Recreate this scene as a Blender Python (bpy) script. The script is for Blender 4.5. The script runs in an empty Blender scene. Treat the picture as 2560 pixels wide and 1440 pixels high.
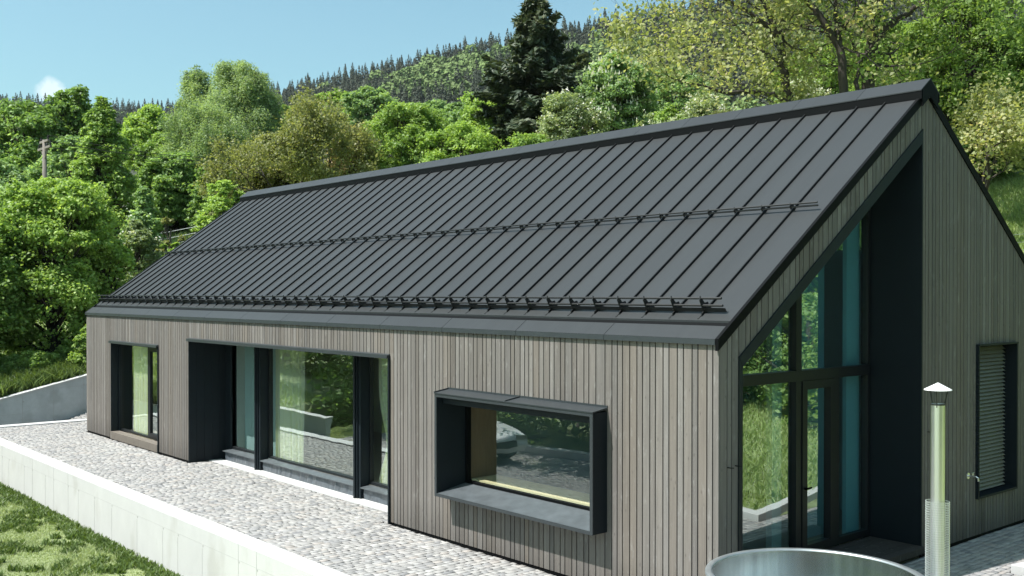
import bpy, math, random
import numpy as np
from mathutils import Vector, Matrix
R_=math.radians
SC=bpy.context.scene; COL=SC.collection
# ---------------------------------------------------------------- camera
CAM=np.array([6.80,-8.735,3.525]); YAW=2.4322; PIT=-0.0086; FPX=2553.8
FW=np.array([math.cos(YAW)*math.cos(PIT),math.sin(YAW)*math.cos(PIT),math.sin(PIT)])
RT=np.array([math.sin(YAW),-math.cos(YAW),0.0]); UP=np.cross(RT,FW)
cd=bpy.data.cameras.new('camera'); cam=bpy.data.objects.new('camera',cd); COL.objects.link(cam)
cam.matrix_world=Matrix(((RT[0],UP[0],-FW[0],CAM[0]),(RT[1],UP[1],-FW[1],CAM[1]),(RT[2],UP[2],-FW[2],CAM[2]),(0,0,0,1)))
cd.sensor_width=36; cd.lens=FPX/2560*36; cd.shift_y=35.3/2560; cd.clip_end=5000; cd.clip_start=.05
SC.camera=cam
# ---------------------------------------------------------------- sky and sun
SUN=Vector((-0.080,-0.235,0.410)).normalized()
W=bpy.data.worlds.new('World'); SC.world=W; W.use_nodes=True
nt=W.node_tree; nt.nodes.clear()
def wn(t): return nt.nodes.new(t)
sky=wn('ShaderNodeTexSky'); sky.sky_type='NISHITA'; sky.sun_disc=False
sky.sun_elevation=math.asin(SUN.z); sky.sun_rotation=math.atan2(SUN.x,SUN.y)%(2*math.pi)
sky.altitude=300; sky.air_density=1.0; sky.dust_density=3.0; sky.ozone_density=1.0
bg=wn('ShaderNodeBackground'); bg.inputs[1].default_value=.13
tc=wn('ShaderNodeTexCoord')
tint=wn('ShaderNodeMix'); tint.data_type='RGBA'; tint.blend_type='MULTIPLY'; tint.inputs[0].default_value=1
tint.inputs[7].default_value=(.74,.99,.86,1)
# small fair-weather cloud, placed by direction in the world
cdir=np.array(FW+RT*(128-1280)/FPX-UP*(228-755)/FPX); cdir/=np.linalg.norm(cdir)
sub=wn('ShaderNodeVectorMath'); sub.operation='SUBTRACT'; sub.inputs[1].default_value=tuple(cdir)
nz=wn('ShaderNodeTexNoise'); nz.inputs['Scale'].default_value=34; nz.inputs['Detail'].default_value=6; nz.inputs['Roughness'].default_value=.62
scl=wn('ShaderNodeVectorMath'); scl.operation='MULTIPLY'; scl.inputs[1].default_value=(1,1,1.0)
ln=wn('ShaderNodeVectorMath'); ln.operation='LENGTH'
mr=wn('ShaderNodeMapRange'); mr.inputs[1].default_value=.026; mr.inputs[2].default_value=.0; mr.inputs[3].default_value=-.38; mr.inputs[4].default_value=.62
ad=wn('ShaderNodeMath'); ad.operation='ADD'
cr=wn('ShaderNodeMapRange'); cr.inputs[1].default_value=.52; cr.inputs[2].default_value=.78; cr.inputs[4].default_value=.55
cm=wn('ShaderNodeMix'); cm.data_type='RGBA'; cm.inputs[7].default_value=(5.6,5.9,6.0,1)
wo=wn('ShaderNodeOutputWorld'); L=nt.links.new
L(tc.outputs['Generated'],sub.inputs[0]); L(sub.outputs[0],scl.inputs[0]); L(scl.outputs[0],ln.inputs[0]); L(ln.outputs['Value'],mr.inputs[0])
L(tc.outputs['Generated'],nz.inputs[0]); L(nz.outputs[0],ad.inputs[0]); L(mr.outputs[0],ad.inputs[1]); L(ad.outputs[0],cr.inputs[0])
L(sky.outputs[0],tint.inputs[6]); L(tint.outputs[2],cm.inputs[6]); L(cr.outputs[0],cm.inputs[0]); L(cm.outputs[2],bg.inputs[0]); L(bg.outputs[0],wo.inputs[0])
sl=bpy.data.lights.new('sun','SUN'); sl.energy=5.0; sl.angle=R_(.5); sl.color=(1,.96,.93)
so=bpy.data.objects.new('sun',sl); COL.objects.link(so); so.rotation_euler=SUN.to_track_quat('Z','Y').to_euler(); so.location=(0,-30,60)
SC.view_settings.view_transform='Standard'; SC.view_settings.look='None'; SC.view_settings.exposure=.74; SC.view_settings.gamma=1
SC.render.engine='CYCLES'; SC.cycles.max_bounces=8; SC.cycles.transparent_max_bounces=12
# ---------------------------------------------------------------- materials
def newmat(n):
    m=bpy.data.materials.new(n); m.use_nodes=True; t=m.node_tree; t.nodes.clear(); return m,t
def mat(n,base,rough=.6,metal=0,var=.0,nscale=6,bump=0,bscale=40,stretch=(1,1,1),island=0,spec=.5,blot=None,aniso=0):
    """principled with noise mottling, optional per-piece variation and bump"""
    m,t=newmat(n); N=t.nodes.new; l=t.links.new
    o=N('ShaderNodeOutputMaterial'); b=N('ShaderNodeBsdfPrincipled'); l(b.outputs[0],o.inputs[0])
    b.inputs['Roughness'].default_value=rough; b.inputs['Metallic'].default_value=metal
    b.inputs['Specular IOR Level'].default_value=spec
    if aniso: b.inputs['Anisotropic'].default_value=aniso
    c=N('ShaderNodeTexCoord'); mp=N('ShaderNodeMapping'); mp.inputs['Scale'].default_value=stretch; l(c.outputs['Object'],mp.inputs[0])
    last=None
    rgb=N('ShaderNodeRGB'); rgb.outputs[0].default_value=(*base,1); last=rgb.outputs[0]
    def mul(f,last):
        x=N('ShaderNodeVectorMath'); x.operation='SCALE'; l(last,x.inputs[0]); l(f,x.inputs['Scale']); return x.outputs[0]
    if var:
        nz=N('ShaderNodeTexNoise'); nz.inputs['Scale'].default_value=nscale; nz.inputs['Detail'].default_value=7; nz.inputs['Roughness'].default_value=.65; l(mp.outputs[0],nz.inputs[0])
        r=N('ShaderNodeMapRange'); r.inputs[1].default_value=.25; r.inputs[2].default_value=.75; r.inputs[3].default_value=1-var; r.inputs[4].default_value=1+var; l(nz.outputs[0],r.inputs[0]); last=mul(r.outputs[0],last)
    if island:
        g=N('ShaderNodeNewGeometry'); r=N('ShaderNodeMapRange'); r.inputs[3].default_value=1-island; r.inputs[4].default_value=1+island; l(g.outputs['Random Per Island'],r.inputs[0]); last=mul(r.outputs[0],last)
    if blot:
        colr,thr,sc_,am=blot
        nz=N('ShaderNodeTexNoise'); nz.inputs['Scale'].default_value=sc_; nz.inputs['Detail'].default_value=5; l(mp.outputs[0],nz.inputs[0])
        r=N('ShaderNodeMapRange'); r.inputs[1].default_value=thr; r.inputs[2].default_value=thr+.12; r.inputs[4].default_value=am; l(nz.outputs[0],r.inputs[0])
        x=N('ShaderNodeMix'); x.data_type='RGBA'; x.inputs[7].default_value=(*colr,1); l(last,x.inputs[6]); l(r.outputs[0],x.inputs[0]); last=x.outputs[2]
    l(last,b.inputs['Base Color'])
    if bump:
        nz=N('ShaderNodeTexNoise'); nz.inputs['Scale'].default_value=bscale; nz.inputs['Detail'].default_value=4; l(mp.outputs[0],nz.inputs[0])
        bp=N('ShaderNodeBump'); bp.inputs['Strength'].default_value=bump; bp.inputs['Distance'].default_value=.01; l(nz.outputs[0],bp.inputs['Height']); l(bp.outputs[0],b.inputs['Normal'])
    return m
def ramp_island_mat(n,cols,rough=.8,bump=.3,bscale=60,dirt=.25,nscale=8):
    m,t=newmat(n); N=t.nodes.new; l=t.links.new
    o=N('ShaderNodeOutputMaterial'); b=N('ShaderNodeBsdfPrincipled'); l(b.outputs[0],o.inputs[0]); b.inputs['Roughness'].default_value=rough
    g=N('ShaderNodeNewGeometry'); cr=N('ShaderNodeValToRGB'); cr.color_ramp.interpolation='LINEAR'
    e=cr.color_ramp.elements
    while len(e)<len(cols): e.new(.5)
    for i,c in enumerate(cols): e[i].position=i/(len(cols)-1); e[i].color=(*c,1)
    l(g.outputs['Random Per Island'],cr.inputs[0])
    c=N('ShaderNodeTexCoord'); nz=N('ShaderNodeTexNoise'); nz.inputs['Scale'].default_value=nscale; nz.inputs['Detail'].default_value=8; l(c.outputs['Object'],nz.inputs[0])
    r=N('ShaderNodeMapRange'); r.inputs[1].default_value=.3; r.inputs[2].default_value=.7; r.inputs[3].default_value=1-dirt; r.inputs[4].default_value=1+dirt; l(nz.outputs[0],r.inputs[0])
    x=N('ShaderNodeVectorMath'); x.operation='SCALE'; l(cr.outputs[0],x.inputs[0]); l(r.outputs[0],x.inputs['Scale']); l(x.outputs[0],b.inputs['Base Color'])
    n2=N('ShaderNodeTexNoise'); n2.inputs['Scale'].default_value=bscale; l(c.outputs['Object'],n2.inputs[0])
    bp=N('ShaderNodeBump'); bp.inputs['Strength'].default_value=bump; bp.inputs['Distance'].default_value=.01; l(n2.outputs[0],bp.inputs['Height']); l(bp.outputs[0],b.inputs['Normal'])
    return m
def wood_mat(n,cols,rough=.75):
    """weathered boards: tone by board, long grain, pale flecks, knots"""
    m,t=newmat(n); N=t.nodes.new; l=t.links.new
    o=N('ShaderNodeOutputMaterial'); b=N('ShaderNodeBsdfPrincipled'); l(b.outputs[0],o.inputs[0]); b.inputs['Roughness'].default_value=rough; b.inputs['Specular IOR Level'].default_value=.2
    g=N('ShaderNodeNewGeometry'); cr=N('ShaderNodeValToRGB'); e=cr.color_ramp.elements
    while len(e)<len(cols): e.new(.5)
    for i,c in enumerate(cols): e[i].position=i/(len(cols)-1); e[i].color=(*c,1)
    l(g.outputs['Random Per Island'],cr.inputs[0])
    c=N('ShaderNodeTexCoord')
    off=N('ShaderNodeVectorMath'); off.operation='MULTIPLY_ADD'; off.inputs[1].default_value=(1,1,1); l(c.outputs['Object'],off.inputs[0])
    cx=N('ShaderNodeCombineXYZ'); mm=N('ShaderNodeMath'); mm.operation='MULTIPLY'; mm.inputs[1].default_value=37; l(g.outputs['Random Per Island'],mm.inputs[0]); l(mm.outputs[0],cx.inputs[2]); l(cx.outputs[0],off.inputs[2])
    mp=N('ShaderNodeMapping'); mp.inputs['Scale'].default_value=(26,26,1.2); l(off.outputs[0],mp.inputs[0])
    nz=N('ShaderNodeTexNoise'); nz.inputs['Scale'].default_value=1; nz.inputs['Detail'].default_value=7; nz.inputs['Roughness'].default_value=.6; l(mp.outputs[0],nz.inputs[0])
    r=N('ShaderNodeMapRange'); r.inputs[1].default_value=.25; r.inputs[2].default_value=.75; r.inputs[3].default_value=.80; r.inputs[4].default_value=1.2; l(nz.outputs[0],r.inputs[0])
    x=N('ShaderNodeVectorMath'); x.operation='SCALE'; l(cr.outputs[0],x.inputs[0]); l(r.outputs[0],x.inputs['Scale'])
    mp2=N('ShaderNodeMapping'); mp2.inputs['Scale'].default_value=(9,9,2.6); l(off.outputs[0],mp2.inputs[0])
    n2=N('ShaderNodeTexNoise'); n2.inputs['Scale'].default_value=1.3; n2.inputs['Detail'].default_value=6; n2.inputs['Roughness'].default_value=.7; l(mp2.outputs[0],n2.inputs[0])
    r2=N('ShaderNodeMapRange'); r2.inputs[1].default_value=.57; r2.inputs[2].default_value=.75; r2.inputs[4].default_value=.55; l(n2.outputs[0],r2.inputs[0])
    x2=N('ShaderNodeMix'); x2.data_type='RGBA'; x2.inputs[7].default_value=(.34,.33,.32,1); l(x.outputs[0],x2.inputs[6]); l(r2.outputs[0],x2.inputs[0])
    mp3=N('ShaderNodeMapping'); mp3.inputs['Scale'].default_value=(13,13,5); l(off.outputs[0],mp3.inputs[0])
    vo=N('ShaderNodeTexVoronoi'); vo.inputs['Scale'].default_value=1; l(mp3.outputs[0],vo.inputs[0])
    r3=N('ShaderNodeMapRange'); r3.inputs[1].default_value=.03; r3.inputs[2].default_value=.14; r3.inputs[3].default_value=.6; r3.inputs[4].default_value=1; l(vo.outputs['Distance'],r3.inputs[0])
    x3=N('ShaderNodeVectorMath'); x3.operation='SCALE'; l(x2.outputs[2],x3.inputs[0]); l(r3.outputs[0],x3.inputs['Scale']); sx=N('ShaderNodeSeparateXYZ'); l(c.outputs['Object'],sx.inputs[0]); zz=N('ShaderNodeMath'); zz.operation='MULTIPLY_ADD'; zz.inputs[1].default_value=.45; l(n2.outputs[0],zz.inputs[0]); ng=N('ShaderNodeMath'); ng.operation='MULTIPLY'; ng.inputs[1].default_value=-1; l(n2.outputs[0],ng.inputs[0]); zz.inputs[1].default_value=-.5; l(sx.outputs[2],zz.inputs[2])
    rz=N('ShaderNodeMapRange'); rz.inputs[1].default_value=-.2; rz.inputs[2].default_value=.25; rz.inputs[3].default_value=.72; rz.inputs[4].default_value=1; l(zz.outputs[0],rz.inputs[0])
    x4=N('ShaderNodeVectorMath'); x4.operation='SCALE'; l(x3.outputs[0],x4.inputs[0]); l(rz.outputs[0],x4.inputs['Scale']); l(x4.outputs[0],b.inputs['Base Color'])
    bp=N('ShaderNodeBump'); bp.inputs['Strength'].default_value=.25; bp.inputs['Distance'].default_value=.004; l(nz.outputs[0],bp.inputs['Height']); l(bp.outputs[0],b.inputs['Normal'])
    return m
def leaf_mat(n,cols,trans=.35,rough=.5,nscale=.35,dark=.45):
    m,t=newmat(n); N=t.nodes.new; l=t.links.new
    o=N('ShaderNodeOutputMaterial')
    g=N('ShaderNodeNewGeometry'); cr=N('ShaderNodeValToRGB'); e=cr.color_ramp.elements
    while len(e)<len(cols): e.new(.5)
    for i,c in enumerate(cols): e[i].position=i/(len(cols)-1); e[i].color=(*c,1)
    # tone: half by leaf, half by clump
    c=N('ShaderNodeTexCoord'); nz=N('ShaderNodeTexNoise'); nz.inputs['Scale'].default_value=nscale; nz.inputs['Detail'].default_value=4; l(c.outputs['Object'],nz.inputs[0])
    a=N('ShaderNodeMath'); a.operation='MULTIPLY_ADD'; a.inputs[1].default_value=.55; l(g.outputs['Random Per Island'],a.inputs[0])
    s=N('ShaderNodeMapRange'); s.inputs[1].default_value=.3; s.inputs[2].default_value=.7; s.inputs[4].default_value=.45; l(nz.outputs[0],s.inputs[0]); l(s.outputs[0],a.inputs[2]); l(a.outputs[0],cr.inputs[0])
    d=N('ShaderNodeBsdfPrincipled'); d.inputs['Roughness'].default_value=rough; d.inputs['Specular IOR Level'].default_value=.3; l(cr.outputs[0],d.inputs['Base Color'])
    tr=N('ShaderNodeBsdfTranslucent'); mx=N('ShaderNodeMixShader'); mx.inputs[0].default_value=trans
    br=N('ShaderNodeMix'); br.data_type='RGBA'; br.blend_type='MULTIPLY'; br.inputs[0].default_value=1; br.inputs[7].default_value=(1.5,1.5,.7,1); l(cr.outputs[0],br.inputs[6]); l(br.outputs[2],tr.inputs[0])
    l(d.outputs[0],mx.inputs[1]); l(tr.outputs[0],mx.inputs[2]); l(mx.outputs[0],o.inputs[0])
    return m
def glass_mat(n,tint,lo,hi):
    m,t=newmat(n); N=t.nodes.new; l=t.links.new
    o=N('ShaderNodeOutputMaterial'); tr=N('ShaderNodeBsdfTransparent'); tr.inputs[0].default_value=(*tint,1)
    gl=N('ShaderNodeBsdfGlossy'); gl.inputs['Roughness'].default_value=.0; gl.inputs[0].default_value=(.92,1,.97,1)
    # slight waviness of the panes
    c=N('ShaderNodeTexCoord'); nz=N('ShaderNodeTexNoise'); nz.inputs['Scale'].default_value=1.6; nz.inputs['Detail'].default_value=1; l(c.outputs['Object'],nz.inputs[0])
    bp=N('ShaderNodeBump'); bp.inputs['Strength'].default_value=.10; bp.inputs['Distance'].default_value=.02; l(nz.outputs[0],bp.inputs['Height']); l(bp.outputs[0],gl.inputs['Normal'])
    lw=N('ShaderNodeLayerWeight'); lw.inputs[0].default_value=.5; fr=N('ShaderNodeMath'); fr.operation='POWER'; fr.inputs[1].default_value=3.5; l(lw.outputs['Facing'],fr.inputs[0])
    r=N('ShaderNodeMapRange'); r.inputs[1].default_value=.0; r.inputs[2].default_value=.8; r.inputs[3].default_value=lo; r.inputs[4].default_value=hi; l(fr.outputs[0],r.inputs[0])
    mx=N('ShaderNodeMixShader'); l(r.outputs[0],mx.inputs[0]); l(tr.outputs[0],mx.inputs[1]); l(gl.outputs[0],mx.inputs[2]); l(mx.outputs[0],o.inputs[0])
    return m
M={}
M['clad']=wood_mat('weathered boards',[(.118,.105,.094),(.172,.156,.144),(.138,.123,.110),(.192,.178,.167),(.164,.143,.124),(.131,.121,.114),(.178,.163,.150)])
M['step']=wood_mat('step timber',[(.16,.14,.12),(.20,.175,.15)])
M['deck']=wood_mat('dark decking',[(.05,.045,.042),(.07,.062,.058)])
M['roofm']=mat('roof sheet metal',(.0195,.0225,.0245),rough=.52,var=.12,nscale=1.3,bump=.35,bscale=2.4,spec=.45,island=.09,stretch=(3,.4,.4))
M['trim']=mat('anthracite trim',(.030,.036,.040),rough=.42,var=.10,nscale=3,spec=.5)
M['black']=mat('black trim',(.003,.0035,.004),rough=.6,var=.1,spec=.1)
M['seam']=mat('shade-darkened seam metal',(.012,.013,.014),rough=.5,var=.1,spec=.25)  # same metal as the roof, shade of the seam sides put into its colour
M['lining']=mat('dark reveal panel',(.006,.011,.015),rough=.6,var=.12,nscale=5,spec=.3)
M['frame']=mat('window frame',(.012,.014,.016),rough=.42,var=.05,spec=.3)
M['sillm']=mat('zinc sill',(.10,.115,.125),rough=.45,var=.30,nscale=5,metal=.25)
M['foil']=mat('creased membrane',(.07,.085,.10),rough=.35,var=.35,nscale=9,bump=.6,bscale=7)
M['void']=mat('dark backing',(.006,.006,.006),rough=.9,var=.1)
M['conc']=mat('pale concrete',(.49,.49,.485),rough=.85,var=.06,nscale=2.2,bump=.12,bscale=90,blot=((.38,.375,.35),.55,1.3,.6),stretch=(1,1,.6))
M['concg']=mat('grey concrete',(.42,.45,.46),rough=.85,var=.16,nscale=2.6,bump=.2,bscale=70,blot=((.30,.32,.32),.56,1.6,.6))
M['joint']=mat('concrete joint',(.37,.37,.36),rough=.9,var=.1)
M['cobble']=ramp_island_mat('granite setts',[(.20,.198,.195),(.31,.30,.29),(.27,.262,.255),(.35,.34,.328),(.25,.248,.25),(.31,.285,.265),(.33,.322,.31),(.18,.18,.185),(.37,.362,.35)],bump=.12,dirt=.15)
M['bed']=mat('sand joints',(.09,.085,.08),rough=.95,var=.3,nscale=25)
M['plaster']=mat('interior plaster',(.62,.62,.58),rough=.9,var=.03)
M['inwood']=mat('interior pine',(.27,.18,.11),rough=.6,var=.15,nscale=3,stretch=(8,8,1))
M['inwoodl']=mat('pale pine board',(.72,.62,.38),rough=.55,var=.08,nscale=3,stretch=(1,8,8))
M['infloor']=mat('oak floor',(.30,.25,.19),rough=.45,var=.15,nscale=2,stretch=(1,9,1))
M['glass']=glass_mat('window glass',(.90,.98,.96),.38,.85)
M['glassb']=glass_mat('box window glass',(.92,.97,.95),.20,.70)
M['glassg']=glass_mat('gable glass',(.55,.84,.88),.40,.82)
M['steel']=mat('brushed steel',(.66,.65,.64),rough=.22,metal=1,aniso=.8,var=.38,nscale=5,stretch=(1,1,.02))  # vertical highlights put into the colour as stretched streaks of noise
_t=M['steel'].node_tree; _n=_t.nodes.new('ShaderNodeTangent'); _n.direction_type='RADIAL'; _n.axis='Z'
_t.links.new(_n.outputs[0],[n for n in _t.nodes if n.type=='BSDF_PRINCIPLED'][0].inputs['Tangent'])
M['steelr']=mat('dull steel rim',(.42,.45,.46),rough=.42,metal=.8,var=.2,nscale=6)
M['steelw']=mat('bright sheet steel',(.84,.84,.86),rough=.30,metal=1,var=.02)
M['blackm']=mat('black steel',(.015,.015,.016),rough=.45,var=.1)
M['grass']=mat('grass ground',(.18,.22,.095),rough=.9,var=.45,nscale=1.1,bump=.8,bscale=9,blot=((.23,.265,.13),.5,2.6,.7))
M['blade']=leaf_mat('mown grass blades',[(.23,.29,.12),(.32,.38,.19),(.42,.47,.28)],trans=.25,nscale=.9)
M['weed']=leaf_mat('weed leaves',[(.065,.105,.028),(.11,.165,.05),(.16,.22,.08)],trans=.3)
M['meadow']=leaf_mat('meadow grass',[(.19,.26,.08),(.28,.36,.13),(.38,.46,.20)],trans=.35,nscale=.25)
M['bark']=mat('bark',(.055,.046,.038),rough=.95,var=.5,nscale=6,bump=.8,bscale=12,stretch=(1,1,.25))
M['barkp']=mat('pale bark',(.30,.28,.25),rough=.9,var=.5,nscale=5,bump=.4,bscale=10)
M['pole']=mat('weathered pole',(.17,.15,.13),rough=.9,var=.25,nscale=8,stretch=(1,1,.1))
G={'dark': [(0.085, 0.15, 0.045), (0.146, 0.239, 0.072), (0.237, 0.358, 0.119), (0.387, 0.522, 0.208)], 'mid': [(0.095, 0.169, 0.04), (0.168, 0.267, 0.067), (0.266, 0.38, 0.108), (0.398, 0.522, 0.185)], 'light': [(0.118, 0.194, 0.045), (0.202, 0.311, 0.072), (0.313, 0.44, 0.115), (0.466, 0.579, 0.205)], 'blue': [(0.107, 0.18, 0.078), (0.185, 0.285, 0.12), (0.287, 0.406, 0.184), (0.471, 0.598, 0.312)], 'birch': [(0.125, 0.193, 0.091), (0.202, 0.29, 0.134), (0.304, 0.398, 0.194), (0.423, 0.525, 0.288)], 'olive': [(0.114, 0.133, 0.047), (0.174, 0.194, 0.074), (0.263, 0.277, 0.117), (0.375, 0.375, 0.18)], 'rust': [(0.188, 0.14, 0.075), (0.258, 0.196, 0.105), (0.331, 0.284, 0.139), (0.438, 0.407, 0.209)], 'sparse': [(0.126, 0.151, 0.05), (0.205, 0.237, 0.086), (0.306, 0.331, 0.143), (0.448, 0.448, 0.235), (0.381, 0.293, 0.156)], 'vivid': [(0.084, 0.135, 0.033), (0.151, 0.232, 0.057), (0.239, 0.338, 0.09), (0.367, 0.466, 0.162)], 'pale': [(0.128, 0.181, 0.085), (0.201, 0.254, 0.127), (0.3, 0.364, 0.205), (0.446, 0.488, 0.329)], 'spruce': [(0.031, 0.049, 0.031), (0.052, 0.075, 0.044), (0.08, 0.104, 0.059), (0.145, 0.145, 0.077)]}
for k,v in G.items(): M['leaf_'+k]=leaf_mat('leaves '+k,v,trans=.15 if k=='spruce' else .42)
M['flower']=leaf_mat('white blossom',[(.55,.56,.50),(.70,.70,.64),(.75,.68,.66)],trans=.3)
M['farcon']=ramp_island_mat('far conifers',[(.018,.030,.014),(.030,.038,.018),(.026,.044,.018),(.044,.046,.024)],nscale=.03,bscale=.5,dirt=.2)
M['farbr']=ramp_island_mat('far broadleaf',[(.070,.118,.026),(.10,.16,.034),(.135,.20,.046),(.115,.155,.05)],nscale=.02,bscale=.5,dirt=.3)
M['curtain']=leaf_mat('white curtain',[(.80,.82,.80),(.86,.88,.86)],trans=.45,nscale=.2)
M['white']=mat('white enamel',(.78,.78,.78),rough=.3,var=.03)
M['carpaint']=mat('white car paint',(.75,.76,.78),rough=.15,var=.01)
M['rubber']=mat('rubber',(.02,.02,.02),rough=.8,var=.1)
M['stone']=ramp_island_mat('field stone',[(.22,.21,.20),(.34,.33,.31),(.28,.27,.26)],bscale=8)
M['fencew']=mat('dark fence timber',(.06,.055,.05),rough=.9,var=.3)
# ---------------------------------------------------------------- helpers
def tag(o,label=None,cat=None,group=None,kind=None):
    if label: o['label']=label
    if cat: o['category']=cat
    if group: o['group']=group
    if kind: o['kind']=kind
    return o
def empty(name,loc=(0,0,0),label=None,cat=None,group=None):
    o=bpy.data.objects.new(name,None); o.empty_display_size=.3; COL.objects.link(o); o.location=loc
    return tag(o,label,cat,group)
class MB:
    def __init__(s): s.v=[]; s.f=[]
    def add(s,vs,fs):
        b=len(s.v); s.v+= [tuple(map(float,q)) for q in vs]; s.f+=[tuple(b+i for i in f) for f in fs]
    def box(s,x0,x1,y0,y1,z0,z1):
        s.add([(x0,y0,z0),(x1,y0,z0),(x1,y1,z0),(x0,y1,z0),(x0,y0,z1),(x1,y0,z1),(x1,y1,z1),(x0,y1,z1)],
              [(0,3,2,1),(4,5,6,7),(0,1,5,4),(1,2,6,5),(2,3,7,6),(3,0,4,7)]); return s
    def prism(s,pts,ax,a0,a1):
        """polygon pts (2D, in the plane normal to axis ax) pulled from a0 to a1; ax 'x': pts=(y,z); 'y': pts=(x,z); 'z': (x,y)"""
        n=len(pts)
        def P(p,a): return (a,p[0],p[1]) if ax=='x' else ((p[0],a,p[1]) if ax=='y' else (p[0],p[1],a))
        area=sum(pts[i][0]*pts[(i+1)%n][1]-pts[(i+1)%n][0]*pts[i][1] for i in range(n))
        if area<0: pts=pts[::-1]
        vs=[P(p,a0) for p in pts]+[P(p,a1) for p in pts]
        fs=[tuple(range(n))[::-1],tuple(range(n,2*n))]+[(i,(i+1)%n,n+(i+1)%n,n+i) for i in range(n)]
        if ax=='y': fs=[f[::-1] for f in fs]
        s.add(vs,fs); return s
    def tube(s,path,rad,n=8,cap=True):
        path=[np.array(p,float) for p in path]; k=len(path)
        if not hasattr(rad,'__len__'): rad=[rad]*k
        rings=[]; ref=np.array([0.123,.31,.94])
        for i,p in enumerate(path):
            d=path[min(i+1,k-1)]-path[max(i-1,0)]; d/=np.linalg.norm(d)+1e-9
            a=np.cross(d,ref); 
            if np.linalg.norm(a)<.1: a=np.cross(d,(1,0,0))
            a/=np.linalg.norm(a); b=np.cross(d,a)
            rings.append([p+rad[i]*(math.cos(2*math.pi*j/n)*a+math.sin(2*math.pi*j/n)*b) for j in range(n)])
        vs=[v for r in rings for v in r]; fs=[]
        for i in range(k-1):
            for j in range(n):
                fs.append((i*n+j,i*n+(j+1)%n,(i+1)*n+(j+1)%n,(i+1)*n+j))
        if cap: fs+= [tuple(range(n))[::-1],tuple(range((k-1)*n,k*n))]
        s.add(vs,fs); return s
    def lathe(s,prof,c=(0,0),n=64):
        vs=[];fs=[];k=len(prof)
        for r,z in prof:
            for j in range(n):
                a=2*math.pi*j/n; vs.append((c[0]+r*math.cos(a),c[1]+r*math.sin(a),z))
        for i in range(k-1):
            for j in range(n): fs.append((i*n+j,i*n+(j+1)%n,(i+1)*n+(j+1)%n,(i+1)*n+j))
        s.add(vs,fs); return s
    def build(s,name,m,parent=None,smooth=False,bevel=0,**k):
        me=bpy.data.meshes.new(name); me.from_pydata(s.v,[],s.f); me.materials.append(m); me.update()
        o=bpy.data.objects.new(name,me); COL.objects.link(o)
        if parent: o.parent=parent; o.matrix_parent_inverse=Matrix.Translation(-Vector(parent.location)) if parent.parent is None else Matrix.Identity(4)
        if smooth: me.polygons.foreach_set('use_smooth',[True]*len(me.polygons))
        if bevel:
            b=o.modifiers.new('bevel','BEVEL'); b.width=bevel; b.segments=2; b.limit_method='ANGLE'
        return tag(o,**k)
def npmesh(name,V,F,m,parent=None,smooth=False,**k):
    """V (n,3), F (m,k) arrays"""
    V=np.ascontiguousarray(V,np.float32); F=np.ascontiguousarray(F,np.int32); q=F.shape[1]
    me=bpy.data.meshes.new(name); me.vertices.add(len(V)); me.vertices.foreach_set('co',V.ravel())
    me.loops.add(F.size); me.loops.foreach_set('vertex_index',F.ravel())
    me.polygons.add(len(F)); me.polygons.foreach_set('loop_start',np.arange(0,F.size,q,dtype=np.int32)); 
    try: me.polygons.foreach_set('loop_total',np.full(len(F),q,np.int32))
    except Exception: pass
    if smooth: me.polygons.foreach_set('use_smooth',np.ones(len(F),bool))
    me.update(calc_edges=True); me.materials.append(m)
    o=bpy.data.objects.new(name,me); COL.objects.link(o)
    if parent: o.parent=parent; o.matrix_parent_inverse=Matrix.Translation(-Vector(parent.location))
    return tag(o,**k)
# ---------------------------------------------------------------- terrain
def sstep(a,b,x): t=np.clip((x-a)/(b-a),0,1); return t*t*(3-2*t)
def softp(x,k=2.): return np.where(x>30,x,np.log1p(np.exp(np.clip(x,-60,30)/k))*k)
SKU=[-1500,-400,0,300,440,700,900,1100,1250,1400,1600,1800,2200,3000,5000]; SKV=[300,235,240,262,262,215,168,118,88,58,28,-10,-90,-160,-200]
def ts_sky(u): return (733-np.interp(u,SKU,SKV))/FPX
def ridge_D(u): return np.interp(u,[-1000,0,700,1600,3000],[1150,1150,1050,820,760])
def polar(x,y):
    dx=x-CAM[0]; dy=y-CAM[1]; D=dx*FW[0]+dy*FW[1]; Lt=dx*RT[0]+dy*RT[1]
    u=1280+FPX*Lt/np.maximum(D,1); return D,u
def hill_t(D,u):
    Dr=ridge_D(u); s=np.log(np.maximum(D,240)/240)/np.log(Dr/240)
    tr=ts_sky(u)-9/Dr
    return np.where(s<1,.065+(tr-.065)*np.clip(s,0,1)**.85,tr*Dr/np.maximum(D,1)*.98)
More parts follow.
